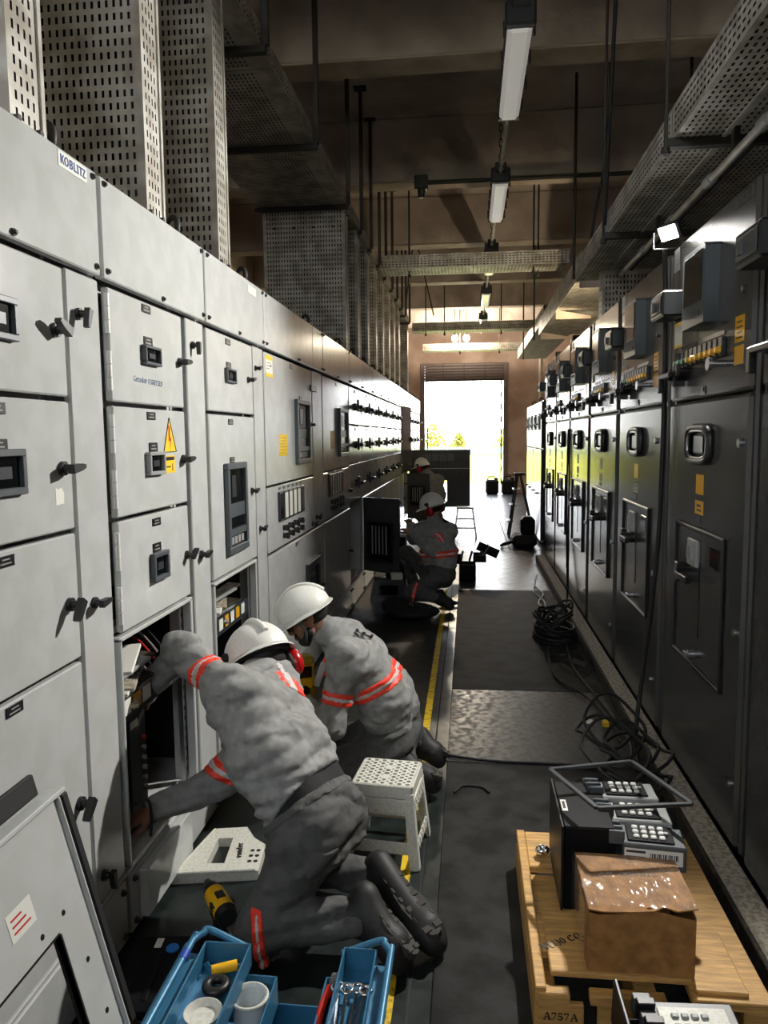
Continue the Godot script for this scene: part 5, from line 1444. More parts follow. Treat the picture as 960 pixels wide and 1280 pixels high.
	fp.bb(-0.055, 0.1, 0.02, 0.024, 0.018, 0.22, 0.002)
	part("keypad_plate", fp, M.plastic_white, t)
	for k in 20:
		var kk := MB.new()
		kk.x = ti
		kk.box(V(-0.02 + (k % 4) * 0.022, 0.026, 0.045 + (k / 4) * 0.027), V(0.017, 0.007, 0.015), 0.003)
		part("key", kk, M.frame, t)
	for k in 8:
		var tb := MB.new()
		tb.x = ti
		tb.box(V(-0.09 + 0.003 * (k % 4), 0.03 + 0.012 * (k % 2), 0.02 + k * 0.024), V(0.04, 0.045, 0.02), 0.002)
		part("terminal", tb, M.black if k % 2 else M.bezel, t)
	var sdp := MB.new()
	sdp.x = ti
	sdp.bb(-0.145, -0.135, -0.06, 0.06, -0.02, 0.24, 0.003)
	part("side_plate", sdp, M.black, t)

# ---------------------------------------------------------------- people
# Surface nets over tapered capsules [a, b, ra, rb] joined by a smooth minimum.
func sdf(prims: Array, cell: float, k: float, nz: FastNoiseLite = null, amp := 0.0, off := 0.0, slab := [], cuts := []) -> ArrayMesh:
	var lo := Vector3.ONE * 1e9
	var hi := -lo
	var pad := k + 2.5 * cell + amp + absf(off)
	for p in prims:
		var r: float = maxf(p[2], p[3]) + pad
		lo = lo.min(p[0] - Vector3.ONE * r).min(p[1] - Vector3.ONE * r)
		hi = hi.max(p[0] + Vector3.ONE * r).max(p[1] + Vector3.ONE * r)
	if slab:
		lo = lo.max(slab[0] - Vector3.ONE * (slab[3] + 2 * cell))
		hi = hi.min(slab[0] + Vector3.ONE * (slab[3] + 2 * cell))
	var nx := int((hi.x - lo.x) / cell) + 2
	var ny := int((hi.y - lo.y) / cell) + 2
	var nz_ := int((hi.z - lo.z) / cell) + 2
	var f := PackedFloat32Array()
	f.resize(nx * ny * nz_)
	f.fill(9.0)
	for p in prims:
		var a: Vector3 = p[0]
		var b: Vector3 = p[1]
		var ra: float = p[2]
		var rb: float = p[3]
		var ba := b - a
		var bb := maxf(ba.length_squared(), 1e-9)
		var r := maxf(ra, rb) + pad
		var i0 := ((a.min(b) - Vector3.ONE * r - lo) / cell)
		var i1 := ((a.max(b) + Vector3.ONE * r - lo) / cell)
		for z in range(maxi(0, int(i0.z)), mini(nz_, int(i1.z) + 2)):
			for y in range(maxi(0, int(i0.y)), mini(ny, int(i1.y) + 2)):
				var q := lo + Vector3(0, y, z) * cell
				var at := (z * ny + y) * nx
				for x in range(maxi(0, int(i0.x)), mini(nx, int(i1.x) + 2)):
					q.x = lo.x + x * cell
					var pa := q - a
					var h := clampf(pa.dot(ba) / bb, 0.0, 1.0)
					var d := (pa - ba * h).length() - (ra + (rb - ra) * h)
					var e := f[at + x]
					if e > 8.0: f[at + x] = d
					else:
						var m := maxf(k - absf(d - e), 0.0) / k
						f[at + x] = minf(d, e) - m * m * k * 0.25
	var lim := 4.0 * cell + amp + absf(off)
	for z in nz_:
		for y in ny:
			var at := (z * ny + y) * nx
			for x in nx:
				var e := f[at + x]
				if absf(e) < lim:
					if nz:
						e += amp * nz.get_noise_3dv(folds * (lo + Vector3(x, y, z) * cell))
					e -= off
				if slab:
					var q: Vector3 = lo + Vector3(x, y, z) * cell - slab[0]
					e = maxf(e, maxf(absf(q.dot(slab[1])) - slab[2], q.length() - slab[3]))
				for c in cuts:
					var w: Vector3 = lo + Vector3(x, y, z) * cell - c[0]
					if w.length_squared() < c[2] * c[2]: e = maxf(e, w.dot(c[1]))
				f[at + x] = e
	var vid := PackedInt32Array()
	vid.resize(nx * ny * nz_)
	vid.fill(-1)
	var vs := PackedVector3Array()
	var sx := 1
	var sy := nx
	var sz := nx * ny
	var offs := [0, sx, sy, sx + sy, sz, sx + sz, sy + sz, sx + sy + sz]
	var cor := [Vector3(0, 0, 0), Vector3(1, 0, 0), Vector3(0, 1, 0), Vector3(1, 1, 0), Vector3(0, 0, 1), Vector3(1, 0, 1), Vector3(0, 1, 1), Vector3(1, 1, 1)]
	var edges := [[0, 1], [2, 3], [4, 5], [6, 7], [0, 2], [1, 3], [4, 6], [5, 7], [0, 4], [1, 5], [2, 6], [3, 7]]
	for z in nz_ - 1:
		for y in ny - 1:
			for x in nx - 1:
				var at := (z * ny + y) * nx + x
				if absf(f[at]) > 4.0 * cell and not slab: continue
				var neg := 0
				for o in offs:
					if f[at + o] < 0.0: neg += 1
				if neg == 0 or neg == 8: continue
				var sum := Vector3.ZERO
				var cnt := 0
				for e in edges:
					var fa := f[at + offs[e[0]]]
					var fb := f[at + offs[e[1]]]
					if (fa < 0.0) != (fb < 0.0):
						sum += (cor[e[0]] as Vector3).lerp(cor[e[1]], fa / (fa - fb))
						cnt += 1
				vid[at] = vs.size()
				vs.append(lo + (Vector3(x, y, z) + sum / cnt) * cell)
	var idx := PackedInt32Array()
	for z in range(1, nz_ - 1):
		for y in range(1, ny - 1):
			for x in range(1, nx - 1):
				var at := (z * ny + y) * nx + x
				var s0 := f[at] < 0.0
				for ax in 3:
					var st: int = [sx, sy, sz][ax]
					if s0 == (f[at + st] < 0.0): continue
					var u: int = [sy, sz, sx][ax]
					var w: int = [sz, sx, sy][ax]
					var a := vid[at - u - w]
					var b := vid[at - w]
					var c := vid[at]
					var d := vid[at - u]
					if a < 0 or b < 0 or c < 0 or d < 0: continue
					if s0: idx.append_array([a, c, b, a, d, c])
					else: idx.append_array([a, b, c, a, c, d])
	var ns := PackedVector3Array()
	ns.resize(vs.size())
	for i in range(0, idx.size(), 3):
		var m := (vs[idx[i + 2]] - vs[idx[i]]).cross(vs[idx[i + 1]] - vs[idx[i]])
		for j in 3: ns[idx[i + j]] += m
	for i in ns.size(): ns[i] = ns[i].normalized()
	var arr := []
	arr.resize(Mesh.ARRAY_MAX)
	arr[Mesh.ARRAY_VERTEX] = vs
	arr[Mesh.ARRAY_NORMAL] = ns
	arr[Mesh.ARRAY_INDEX] = idx
	var me := ArrayMesh.new()
	me.add_surface_from_arrays(Mesh.PRIMITIVE_TRIANGLES, arr)
	return me

func join(list: Array) -> ArrayMesh:
	var st := SurfaceTool.new()
	st.begin(Mesh.PRIMITIVE_TRIANGLES)
	for e in list: st.append_from(e[0], 0, e[1])
	return st.commit()

# head in its own axes: y up, the face toward -z, natural size
func head_mesh() -> ArrayMesh:
	if not cache.has("head"):
		var p := [[V(0, 0.035, 0.03), V(0, 0.035, -0.02), 0.082, 0.076], [V(0, -0.035, -0.03), V(0, -0.07, -0.05), 0.056, 0.04], [V(0, -0.09, -0.066), V(0, -0.092, -0.068), 0.022, 0.022]]
		for s in [-1.0, 1.0]:
			p.append([V(s * 0.034, -0.018, -0.058), V(s * 0.03, -0.045, -0.055), 0.03, 0.028])
			p.append([V(s * 0.012, 0.026, -0.09), V(s * 0.045, 0.024, -0.072), 0.012, 0.012])
			p.append([V(s * 0.012, -0.062, -0.094), V(0, -0.061, -0.098), 0.007, 0.009])
			p.append([V(s * 0.078, 0.018, 0.012), V(s * 0.076, -0.022, 0.006), 0.014, 0.01])
			p.append([V(s * 0.084, 0.02, 0.02), V(s * 0.082, -0.005, 0.02), 0.01, 0.008])
			p.append([V(s * 0.05, -0.06, -0.01), V(s * 0.03, -0.08, -0.045), 0.022, 0.02])
		p.append([V(0, 0.018, -0.095), V(0, -0.024, -0.112), 0.009, 0.013])
		p.append([V(-0.012, -0.028, -0.1), V(0.012, -0.028, -0.1), 0.009, 0.009])
		p.append([V(0, -0.04, 0.02), V(0, -0.085, 0.035), 0.056, 0.055])
		cache.head = sdf(p, 0.006, 0.014)
	return cache.head

# hand in its own axes: wrist at 0, fingers toward -z, palm down, thumb toward side * x
func hand_mesh(side: float) -> ArrayMesh:
	var key := "hand%d" % int(side)
	if not cache.has(key):
		var p := []
		for i in 4:
			var x := (0.03 - 0.02 * i) * side
			var l: float = [0.07, 0.078, 0.072, 0.056][i]
			var b := V(x, 0, -0.085 + 0.004 * absf(i - 1))
			var m := b + V(0, -0.012, -l * 0.5)
			var e := m + V(0, -0.026, -l * 0.36)
			p.append([V(x * 0.7, 0, -0.02), b, 0.014, 0.0115])
			p.append([b, m, 0.0095, 0.009]); p.append([m, e, 0.009, 0.0078])
		var th := V(side * 0.03, -0.004, -0.03)
		p.append([V(side * 0.014, 0, -0.012), th, 0.015, 0.013])
		p.append([th, V(side * 0.058, -0.016, -0.06), 0.0115, 0.0105]); p.append([V(side * 0.058, -0.016, -0.06), V(side * 0.056, -0.028, -0.088), 0.0105, 0.0085])
		p.append([V(0, 0, 0.05), V(0, 0, -0.02), 0.024, 0.022])
		cache[key] = sdf(p, 0.004, 0.006)
	return cache[key]

func head_frame(c: Vector3, fwd: Vector3, up: Vector3, s: float) -> Transform3D:
	return Transform3D(Basis.looking_at(fwd.normalized(), up).scaled(Vector3.ONE * s), c)

func helmet(par: Node3D, tr: Transform3D, muffs: bool, strap: bool) -> void:
	if not cache.has("shell"):
		var b := MB.new()
		var rows := 9
		var cols := 28
		var pt := func(i: float, j: float) -> Vector3:
			var a := PI / 2 * i / rows
			var t := TAU * j / cols
			var ridge := 1.0 + 0.03 * exp(-pow(sin(t) * 5.0, 2.0)) * cos(a)
			return V(sin(t) * cos(a) * 0.117, 0.045 + sin(a) * 0.128 * ridge + 0.0, -cos(t) * cos(a) * 0.142)
		for i in rows:
			for j in cols:
				var q := [pt.call(i, j), pt.call(i, j + 1), pt.call(i + 1, j + 1), pt.call(i + 1, j)]
				var m := []
				for e in q: m.append(V(e.x / 0.0137, (e.y - 0.045) / 0.0132, e.z / 0.0202).normalized())
				b.t3(q[0], q[1], q[2], m[0], m[1], m[2])
				if i < rows - 1: b.t3(q[0], q[2], q[3], m[0], m[2], m[3])
		# brim: a narrow rim that widens to a peak in front
		for j in cols:
			var r := []
			for e in [j, j + 1]:
				var t: float = TAU * e / cols
				var wd := 0.014 + 0.045 * pow(maxf(0.0, cos(t)), 2.0)
				var n := V(sin(t), 0, -cos(t))
				var a: Vector3 = pt.call(0.0, e)
				r.append([a, a + n * wd + V(0, -0.012 - 0.012 * maxf(0.0, cos(t)), 0)])
			b.quad(r[0][0], r[1][0], r[1][1], r[0][1], Vector3.UP)
			b.quad(r[0][0] - V(0, 0.004, 0), r[1][0] - V(0, 0.004, 0), r[1][1] - V(0, 0.004, 0), r[0][1] - V(0, 0.004, 0), Vector3.DOWN)
			b.quad(r[0][1], r[1][1], r[1][1] - V(0, 0.004, 0), r[0][1] - V(0, 0.004, 0), V(sin(TAU * j / cols), 0, -cos(TAU * j / cols)))
		# raised ridge over the crown
		var rd := []
		for k in 13: rd.append(V(0, 0.045 + sin(PI * (0.12 + 0.76 * k / 12.0)) * 0.13, -cos(PI * (0.12 + 0.76 * k / 12.0)) * 0.143))
		b.tube(rd, 0.012, 8)
		cache.shell = b.mesh()
	var h := part("helmet", cache.shell, M.helmet, par)
	h.transform = tr
	part("suspension_band", MB.new().tube(range(24).map(func(k): return V(sin(TAU * k / 24) * 0.098, 0.035, -cos(TAU * k / 24) * 0.118)), 0.012, 6, true), M.rubber, h)
	if muffs:
		for s in [-1.0, 1.0]:
			part("ear_muff", MB.new().ball(V(s * 0.118, -0.012, 0.02), V(0.032, 0.052, 0.042), 14, 10), M.muff, h)
			part("muff_cushion", MB.new().ball(V(s * 0.095, -0.012, 0.02), V(0.016, 0.048, 0.04), 12, 8), M.rubber, h)
			part("muff_arm", MB.new().tube(smooth([V(s * 0.12, -0.01, 0.03), V(s * 0.138, 0.04, 0.02), V(s * 0.122, 0.075, 0.0)]), 0.009, 8).ball(V(s * 0.116, 0.07, 0.0), V(0.012, 0.02, 0.026), 10, 6), M.rubber, h)
	if strap:
		for s in [-1.0, 1.0]:
			part("chin_strap", MB.new().tube(smooth([V(s * 0.1, 0.035, -0.03), V(s * 0.088, -0.03, -0.028), V(s * 0.06, -0.085, -0.05), V(0, -0.122, -0.062)]), 0.006, 6), M.bezel, h)

func boot(par: Node3D, an: Vector3, to: Vector3, sole_n: Vector3, leg: Vector3, s: float) -> void:
	var d := (to - an).normalized()
	sole_n = (sole_n - d * sole_n.dot(d)).normalized()
	var heel := an + sole_n * 0.045 * s - d * 0.035 * s
	var ball := to + sole_n * 0.02 * s - d * 0.04 * s
	var sd := d.cross(sole_n).normalized() * 0.012 * s
	var p := [[an + leg * 0.09 * s, an, 0.055 * s, 0.052 * s], [an, heel, 0.05 * s, 0.042 * s], [an + d * 0.03 * s, ball, 0.05 * s, 0.042 * s], [heel, ball + sd, 0.04 * s, 0.042 * s], [ball - sd, to, 0.042 * s, 0.036 * s], [ball + sd, to, 0.042 * s, 0.036 * s]]
	part("boot", sdf(p, 0.011, 0.03), M.boot, par)
	# lugged sole
	var l := heel.distance_to(to) + 0.06 * s
	var b := MB.new()
	var x := d.cross(sole_n).normalized()
	b.x = Transform3D(Basis(x, -sole_n, -d) , (heel + to) / 2 + sole_n * 0.03 * s)
	if b.x.basis.determinant() < 0: b.x.basis.x *= -1
	var ol := PackedVector2Array()
	for k in 24:
		var a := TAU * k / 24
		var yy := sin(a) * l / 2
		var wd := (0.044 if yy > 0 else 0.038) * s - 0.008 * s * exp(-pow((yy + 0.02) / 0.035, 2.0))
		ol.append(Vector2(signf(cos(a)) * pow(absf(cos(a)), 0.7) * wd, yy))
	var bx := b.x
	b.x = bx * Transform3D(Basis(Vector3.RIGHT, -PI / 2), Vector3.ZERO)
	b.prism(ol, -0.012 * s, 0.012 * s)
	b.x = bx
	for k in 8:
		var zz := l * (-0.42 + 0.84 * k / 7.0)
		for q in [-1.0, 1.0]: b.box(V(q * 0.02 * s, -0.013 * s, zz), V(0.028 * s, 0.008 * s, l * 0.06), 0.002)
	part("sole", b, M.sole, par)

var wrinkle: FastNoiseLite
var folds := Basis.IDENTITY

func band(par: Node3D, prims: Array, c: Vector3, n: Vector3, half: float, rad: float, cell := 0.006) -> void:
	part("reflective_band", sdf(prims, cell, 0.05, wrinkle, WR, 0.008, [c, n.normalized(), half, rad]), M.hi_red, par)
	part("silver_strip", sdf(prims, cell, 0.05, wrinkle, WR, 0.0098, [c, n.normalized(), half * 0.36, rad]), M.silver, par)

const WR := 0.017

func person(j: Dictionary, o: Dictionary, label: String) -> Node3D:
	var s: float = o.s
	var t := thing("person", label, "person")
	var ac: Vector3 = (j.shR - j.shL).normalized()
	var hc: Vector3 = (j.hipR - j.hipL).normalized()
	# creases run across the body: squeeze the noise along the spine
	var ax: Vector3 = (j.chest - j.pel + V(0.15, 0, 0.1) * s).normalized()
	folds = Basis(V(0.62, 0, 0) + ax * ax.x * 1.5, V(0, 0.62, 0) + ax * ax.y * 1.5, V(0, 0, 0.62) + ax * ax.z * 1.5)
	var bulk: float = o.get("bulk", 1.0)
	var mid: Vector3 = j.get("mid", (j.pel + j.chest) / 2)
	# clothing volumes
	var torso := []
	for q in [-1.0, 1.0]:
		torso.append([j.pel + hc * q * 0.07 * s, mid + (ac + hc).normalized() * q * 0.075 * s, 0.125 * s * bulk, 0.128 * s * bulk])
		torso.append([mid + (ac + hc).normalized() * q * 0.075 * s, j.chest + ac * q * 0.085 * s, 0.128 * s * bulk, 0.118 * s * bulk])
	torso.append([j.chest, j.neck, 0.1 * s, 0.07 * s])
	torso.append([j.shL, j.shR, 0.082 * s, 0.082 * s])
	var shirt := torso.duplicate()
	var arms := {}
	for q in ["L", "R"]:
		var a := [[j["sh" + q], j["el" + q], 0.077 * s, 0.064 * s], [j["el" + q], j["wr" + q], 0.064 * s, 0.05 * s]]
		arms[q] = a
		shirt.append_array(a)
		shirt.append([j.chest, j["sh" + q], 0.1 * s, 0.08 * s])
	var collar := [[j.neck, (j.neck as Vector3).lerp(j.head, 0.35), 0.072 * s, 0.064 * s]]
	shirt.append_array(collar)
	var spine: Vector3 = (mid - j.pel).normalized()
	var hem: Vector3 = (j.pel as Vector3).lerp(mid, o.get("hem", 0.0))
	var hem_n: Vector3 = o.get("hem_n", -spine)
	part("shirt", sdf(shirt, o.get("cell", 0.012), 0.05, wrinkle, WR, 0.004, [], [[hem, hem_n.normalized(), 0.27 * s]]), M.cloth, t)
	part("undershirt", sdf(torso, 0.016, 0.05, null, 0.0, -0.012), M.under, t)
	var pants := [[j.pel + hc * -0.07 * s, j.pel + hc * 0.07 * s, 0.13 * s * bulk, 0.13 * s * bulk]]
	var legs := {}
	for q in ["L", "R"]:
		legs[q] = [[j["hip" + q], j["kn" + q], 0.118 * s * bulk, 0.084 * s], [j["kn" + q], j["an" + q], 0.084 * s, 0.066 * s]]
		pants.append_array(legs[q])
		pants.append([j.pel, j["hip" + q], 0.125 * s * bulk, 0.12 * s * bulk])
	var waist: Vector3 = (j.pel as Vector3).lerp(mid, o.get("waist", 0.45))
	part("trousers", sdf(pants, o.get("cell", 0.012), 0.045, wrinkle, WR, 0.0, [], [[waist, spine, 0.27 * s]]), M.trousers, t)
	part("waistband", sdf(pants, 0.008, 0.045, wrinkle, WR, 0.004, [waist - spine * 0.02 * s, spine, 0.018 * s, 0.26 * s]), M.trousers, t)
	if o.has("pocket"): part("pocket", sdf(pants, 0.007, 0.045, wrinkle, WR, 0.0045, [o.pocket[0], o.pocket[1], 0.055 * s, 0.07 * s]), M.trousers, t)
	# skin: one body under the clothes, head and hands joined to it
	var skin := []
	for e in shirt + pants: skin.append([e[0], e[1], e[2] * 0.72, e[3] * 0.72])
	skin.append([j.neck, j.head, 0.052 * s, 0.05 * s])
	var hf := head_frame(j.head, o.fwd, o.up, o.get("hs", s))
	var list := [[sdf(skin, 0.02, 0.04), Transform3D.IDENTITY], [head_mesh(), hf]]
	for q in ["L", "R"]:
		var d: Vector3 = (j["wr" + q] - j["el" + q]).normalized()
		if o.has("hand" + q): d = (o["hand" + q] as Vector3).normalized()
		var up := Vector3.UP if absf(d.y) < 0.9 else Vector3.RIGHT
		if o.has("palm" + q): up = o["palm" + q]
		list.append([hand_mesh(1.0 if q == "L" else -1.0), Transform3D(Basis.looking_at(d, up).scaled(Vector3.ONE * s), j["wr" + q] + d * 0.015)])
	part("body", join(list), M.skin, t)
	helmet(t, hf, o.get("muffs", false), o.get("strap", false))
	# hair below the helmet, eyes, beard
	var hair := part("hair", MB.new().ball(V(0, 0.022, 0.032), V(0.083, 0.072, 0.083), 18, 10), M.hair, t)
	hair.transform = hf
	for q in [-1.0, 1.0]:
		var ey := part("eye", MB.new().ball(V(q * 0.03, 0.008, -0.083), V(0.012, 0.009, 0.01), 10, 6), M.eye, t)
		ey.transform = hf
	if o.get("beard", false):
		var bd := part("beard", sdf([[V(0, -0.085, -0.07), V(0, -0.088, -0.066), 0.03, 0.03], [V(-0.05, -0.055, -0.02), V(-0.02, -0.085, -0.062), 0.027, 0.028], [V(0.05, -0.055, -0.02), V(0.02, -0.085, -0.062), 0.027, 0.028], [V(-0.02, -0.048, -0.094), V(0.02, -0.048, -0.094), 0.009, 0.009]], 0.005, 0.02), M.hair, t)
		bd.transform = hf
	if o.get("glasses", false):
		var g := MB.new()
		for q in [-1.0, 1.0]:
			g.tube(range(14).map(func(k): return V(q * 0.033 + cos(TAU * k / 14) * 0.026, 0.006 + sin(TAU * k / 14) * 0.019, -0.11)), 0.0035, 5, true)
			g.tube([V(q * 0.058, 0.012, -0.108), V(q * 0.085, 0.016, -0.06), V(q * 0.088, 0.014, 0.0)], 0.003, 5)
		g.tube([V(-0.008, 0.01, -0.112), V(0.008, 0.01, -0.112)], 0.003, 5)
		var gg := part("glasses", g, M.black, t)
		gg.transform = hf
		for q in [-1.0, 1.0]: part("lens", MB.new().ball(V(q * 0.033, 0.006, -0.109), V(0.024, 0.018, 0.002), 12, 6), M.screen, gg)
	for q in ["L", "R"]:
		var leg: Vector3 = (j["kn" + q] - j["an" + q]).normalized()
		boot(t, j["an" + q], j["to" + q], o["sole" + q], leg, s * o.get("boots", 1.0))
	# high visibility bands
	for q in o.get("arm_bands", {"L": 0.5, "R": 0.5}):
		var tt: float = o.get("arm_bands", {"L": 0.5, "R": 0.5})[q]
		band(t, arms[q], (j["sh" + q] as Vector3).lerp(j["el" + q], tt), j["el" + q] - j["sh" + q], 0.031 * s, 0.12 * s)
	for e in o.get("torso_bands", []): band(t, torso, e[0], e[1], 0.034 * s, e[2], 0.007)
	for q in o.get("leg_bands", {}):
		var tt: float = o.leg_bands[q]
		band(t, legs[q], (j["kn" + q] as Vector3).lerp(j["an" + q], tt), j["an" + q] - j["kn" + q], 0.02 * s, 0.12 * s)
	return t

# letters laid on a rounded surface: each point slides along the print's normal until it meets the cloth
func printed(tm: TextMesh, tr: Transform3D, prims: Array, lift: float) -> ArrayMesh:
	var a := tm.get_mesh_arrays()
	var vs: PackedVector3Array = a[Mesh.ARRAY_VERTEX]
	var out := MB.new()
	var ids: PackedInt32Array = a[Mesh.ARRAY_INDEX]
	for i in range(0, ids.size(), 3):
		var q := []
		for k in 3:
			var p := tr * V(vs[ids[i + k]].x, vs[ids[i + k]].y, 0) + tr.basis.z * 0.25
			for step in 40:
				var d := 9.0
				for e in prims:
					var ba: Vector3 = e[1] - e[0]
					var h := clampf((p - e[0]).dot(ba) / ba.length_squared(), 0, 1)
					d = minf(d, (p - e[0] - ba * h).length() - lerpf(e[2], e[3], h))
				d -= lift
				if d < 0.0008: break
				p -= tr.basis.z * d
			q.append(p)
		out.f3(q[0], q[1], q[2], tr.basis.z)
	return out.mesh()

func people() -> void:
	wrinkle = FastNoiseLite.new()
	wrinkle.seed = 5
	wrinkle.noise_type = FastNoiseLite.TYPE_SIMPLEX_SMOOTH
	wrinkle.fractal_type = FastNoiseLite.FRACTAL_RIDGED
	wrinkle.fractal_octaves = 2
	wrinkle.fractal_gain = 0.4
	wrinkle.frequency = 5.0
	wrinkle.domain_warp_enabled = true
	wrinkle.domain_warp_amplitude = 0.06
	wrinkle.domain_warp_frequency = 4.0
	var weave := bump_tex(71, 0.35, 2.0)
	var fade := noise_tex(72, 0.02, Color(0.86, 0.86, 0.85), Color.WHITE, 0.3, 0.7)
	M.cloth = mat(rgb(142, 142, 140), 0.85, 0.0, fade, 2.0, weave, 0.25)
	M.trousers = mat(rgb(84, 84, 83), 0.85, 0.0, fade, 2.0, weave, 0.25)
	M.under = mat(rgb(20, 20, 21), 0.85)
	M.skin = mat(rgb(128, 88, 66), 0.55)
	M.hair = mat(rgb(22, 18, 16), 0.7)
	M.eye = mat(rgb(40, 32, 28), 0.2)
	M.helmet = mat(rgb(222, 222, 216), 0.35, 0.0, noise_tex(73, 0.03, Color(0.95, 0.945, 0.93), Color.WHITE, 0.25, 0.6), 6.0)
	M.muff = mat(rgb(170, 18, 22), 0.25)
	M.hi_red = mat(rgb(240, 62, 40), 0.5)
	M.silver = mat(rgb(196, 190, 186), 0.4)
	M.boot = mat(rgb(30, 29, 28), 0.6)
	M.sole = mat(rgb(62, 59, 56), 0.8)
	# leaning worker at the open bay
	var a := {"pel": V(-0.475, 0.375, -2.22), "mid": V(-0.60, 0.53, -2.29), "chest": V(-0.705, 0.66, -2.38), "neck": V(-0.722, 0.72, -2.46), "head": V(-0.732, 0.728, -2.55),
		"shL": V(-0.775, 0.735, -2.30), "elL": V(-0.975, 0.83, -2.42), "wrL": V(-1.13, 0.66, -2.47), "shR": V(-0.672, 0.68, -2.53), "elR": V(-0.84, 0.37, -2.45), "wrR": V(-1.02, 0.335, -2.27),
		"hipL": V(-0.485, 0.33, -2.14), "knL": V(-0.62, 0.085, -2.05), "anL": V(-0.31, 0.12, -2.1), "toL": V(-0.2, 0.04, -2.03),
		"hipR": V(-0.445, 0.31, -2.31), "knR": V(-0.585, 0.085, -2.40), "anR": V(-0.27, 0.09, -2.335), "toR": V(-0.1, 0.045, -2.11)}
	person(a, {"s": 0.86, "bulk": 1.1, "cell": 0.0095, "fwd": V(-0.5, -0.58, -0.62), "up": V(-0.25, 0.85, -0.2), "hs": 1.0, "muffs": true, "soleL": V(0.9, 0.5, 0.25), "soleR": V(0.35, 0.65, 0.75), "arm_bands": {"L": 0.42, "R": 0.93}, "boots": 1.08, "hem": 0.3, "hem_n": V(0.78, -0.55, 0.3), "waist": 0.24, "pocket": [V(-0.42, 0.31, -2.05), V(0.3, 1, 0.2)], "leg_bands": {"L": 0.03}, "torso_bands": [[V(-0.64, 0.74, -2.50), V(0.75, 0.45, -0.3), 0.12]]}, "worker in grey with red ear defenders kneeling and reaching into the open bay")
	# kneeling worker with glasses
	var b := {"pel": V(-0.33, 0.24, -3.28), "mid": V(-0.375, 0.40, -3.25), "chest": V(-0.475, 0.57, -3.22), "neck": V(-0.60, 0.69, -3.2), "head": V(-0.70, 0.755, -3.19),
		"shL": V(-0.515, 0.625, -3.06), "elL": V(-0.57, 0.345, -3.0), "wrL": V(-0.69, 0.40, -3.09), "shR": V(-0.56, 0.62, -3.38), "elR": V(-0.66, 0.36, -3.42), "wrR": V(-0.73, 0.42, -3.29),
		"hipL": V(-0.36, 0.2, -3.17), "knL": V(-0.63, 0.085, -3.05), "anL": V(-0.265, 0.1, -3.14), "toL": V(-0.15, 0.06, -3.1),
		"hipR": V(-0.33, 0.2, -3.38), "knR": V(-0.62, 0.085, -3.42), "anR": V(-0.22, 0.1, -3.4), "toR": V(-0.14, 0.05, -3.37)}
	var pb := person(b, {"s": 0.88, "cell": 0.0105, "fwd": V(-0.88, -0.46, 0.16), "up": V(-0.45, 0.88, 0.05), "strap": true, "glasses": true, "beard": true, "soleL": V(0.75, 0.6, 0.2), "soleR": V(0.8, 0.55, 0.0), "arm_bands": {"L": 0.6, "R": 0.6}, "torso_bands": [[V(-0.42, 0.465, -3.23), V(-0.46, 0.88, 0.02), 0.3]]}, "bearded worker with glasses and white helmet kneeling beside the step stool")
	var tb := Transform3D(Basis(V(0, 0, -1), V(-0.62, 0.78, 0), V(0.78, 0.62, 0)), V(-0.49, 0.66, -3.17))
	var back := [[b.chest, b.neck, 0.1 * 0.88, 0.07 * 0.88], [b.shL, b.shR, 0.082 * 0.88, 0.082 * 0.88], [b.mid, b.chest, 0.128 * 0.88, 0.118 * 0.88], [b.chest, b.shL, 0.1 * 0.88, 0.08 * 0.88], [b.chest, b.shR, 0.1 * 0.88, 0.08 * 0.88]]
	part("back_lettering", printed(text_mesh("PE", 0.1, 0.002), tb, back, 0.019), M.black, pb)
	# yellow meter in his hands
	var y := thing("yellow_tester", "yellow hand-held tester held by the bearded worker", "tester", V(-0.728, 0.375, -3.16), 0.5)
	part("shell", MB.new().bb(-0.05, 0.05, 0.0, 0.21, -0.035, 0.035, 0.016), M.tool_yellow, y)
	part("holster", MB.new().bb(-0.056, 0.056, -0.01, 0.09, -0.04, 0.04, 0.012).bb(-0.045, 0.045, 0.185, 0.225, -0.03, 0.045, 0.01), mat(rgb(150, 124, 20), 0.6), y)
	part("display", MB.new().bb(-0.035, 0.035, 0.13, 0.18, 0.035, 0.038, 0.001), M.screen, y)
	part("dial", MB.new().cyl(V(0, 0.075, 0.04), V(0, 0.075, 0.048), 0.022, -1, 16), M.black, y)
	single("white_card", MB.new().box(V(0, 0, 0), V(0.03, 0.12, 0.006), 0.002), M.white, "white strip behind the yellow tester", "card", V(-0.655, 0.50, -3.2)).rotation = V(0.2, 0.4, -0.3)
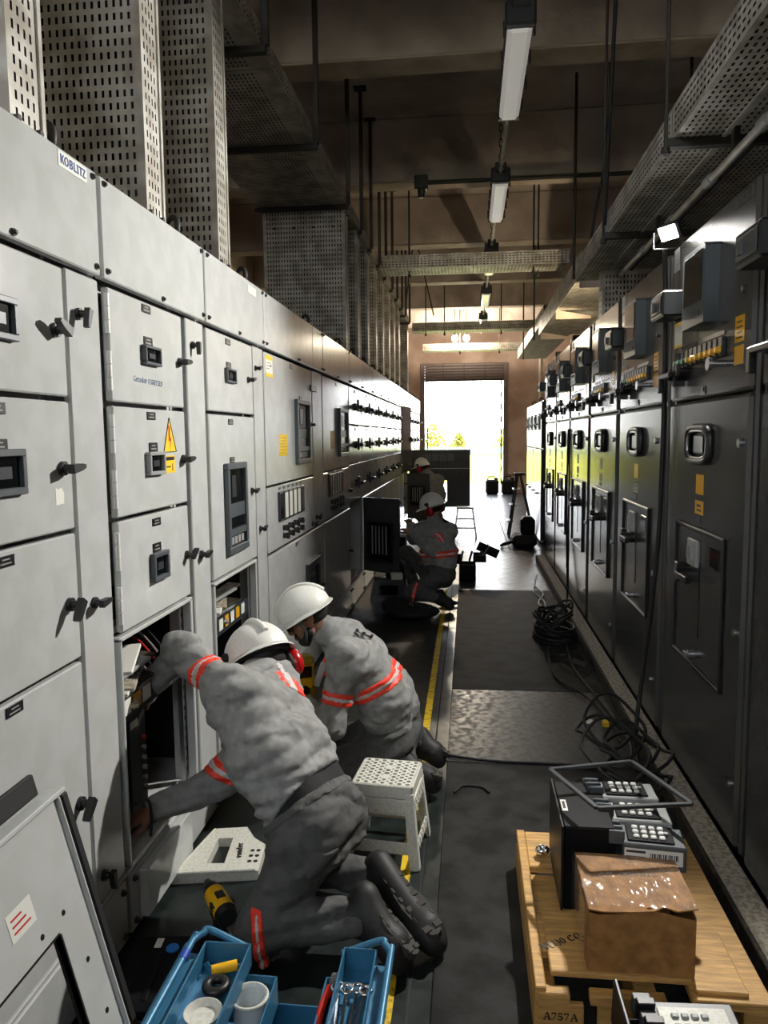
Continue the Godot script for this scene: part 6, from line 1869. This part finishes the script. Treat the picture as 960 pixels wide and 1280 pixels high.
	# crouching worker farther down
	var c := {"pel": V(-0.255, 0.34, -6.72), "mid": V(-0.265, 0.48, -6.74), "chest": V(-0.30, 0.63, -6.82), "neck": V(-0.31, 0.77, -6.88), "head": V(-0.325, 0.875, -6.92),
		"shL": V(-0.42, 0.69, -6.86), "elL": V(-0.52, 0.58, -7.05), "wrL": V(-0.56, 0.68, -7.2), "shR": V(-0.175, 0.69, -6.74), "elR": V(-0.35, 0.56, -6.62), "wrR": V(-0.52, 0.66, -6.8),
		"hipL": V(-0.35, 0.3, -6.8), "knL": V(-0.585, 0.43, -7.1), "anL": V(-0.52, 0.1, -7.1), "toL": V(-0.66, 0.05, -7.15),
		"hipR": V(-0.23, 0.3, -6.66), "knR": V(-0.5, 0.16, -6.62), "anR": V(-0.25, 0.1, -6.6), "toR": V(-0.16, 0.05, -6.55)}
	person(c, {"s": 0.86, "cell": 0.016, "fwd": V(-0.85, -0.25, -0.4), "up": V(-0.2, 1, 0), "muffs": true, "soleL": V(0, -1, 0), "soleR": V(0.8, 0.4, 0.1), "arm_bands": {"L": 0.5, "R": 0.5}, "torso_bands": [[V(-0.262, 0.5, -6.75), V(-0.1, 1, 0), 0.24]], "leg_bands": {"R": 0.1}}, "worker crouching at the open cabinet doors farther down the aisle")
	# farthest worker, mostly behind the open doors
	var d := {"pel": V(-0.56, 0.42, -12.5), "mid": V(-0.56, 0.58, -12.5), "chest": V(-0.60, 0.78, -12.55), "neck": V(-0.68, 0.93, -12.58), "head": V(-0.77, 1.02, -12.6),
		"shL": V(-0.72, 0.84, -12.5), "elL": V(-0.84, 0.62, -12.55), "wrL": V(-0.95, 0.7, -12.6), "shR": V(-0.5, 0.82, -12.62), "elR": V(-0.62, 0.58, -12.68), "wrR": V(-0.82, 0.66, -12.68),
		"hipL": V(-0.62, 0.37, -12.45), "knL": V(-0.85, 0.3, -12.45), "anL": V(-0.75, 0.1, -12.42), "toL": V(-0.88, 0.05, -12.42),
		"hipR": V(-0.5, 0.37, -12.55), "knR": V(-0.75, 0.1, -12.65), "anR": V(-0.45, 0.1, -12.62), "toR": V(-0.34, 0.05, -12.6)}
	person(d, {"s": 0.95, "cell": 0.02, "fwd": V(-0.8, -0.2, -0.55), "up": V(-0.2, 1, 0), "muffs": true, "soleL": V(0, -1, 0), "soleR": V(0.8, 0.4, 0.0), "arm_bands": {"L": 0.5, "R": 0.5}}, "farthest worker in a white helmet, half hidden behind open doors")
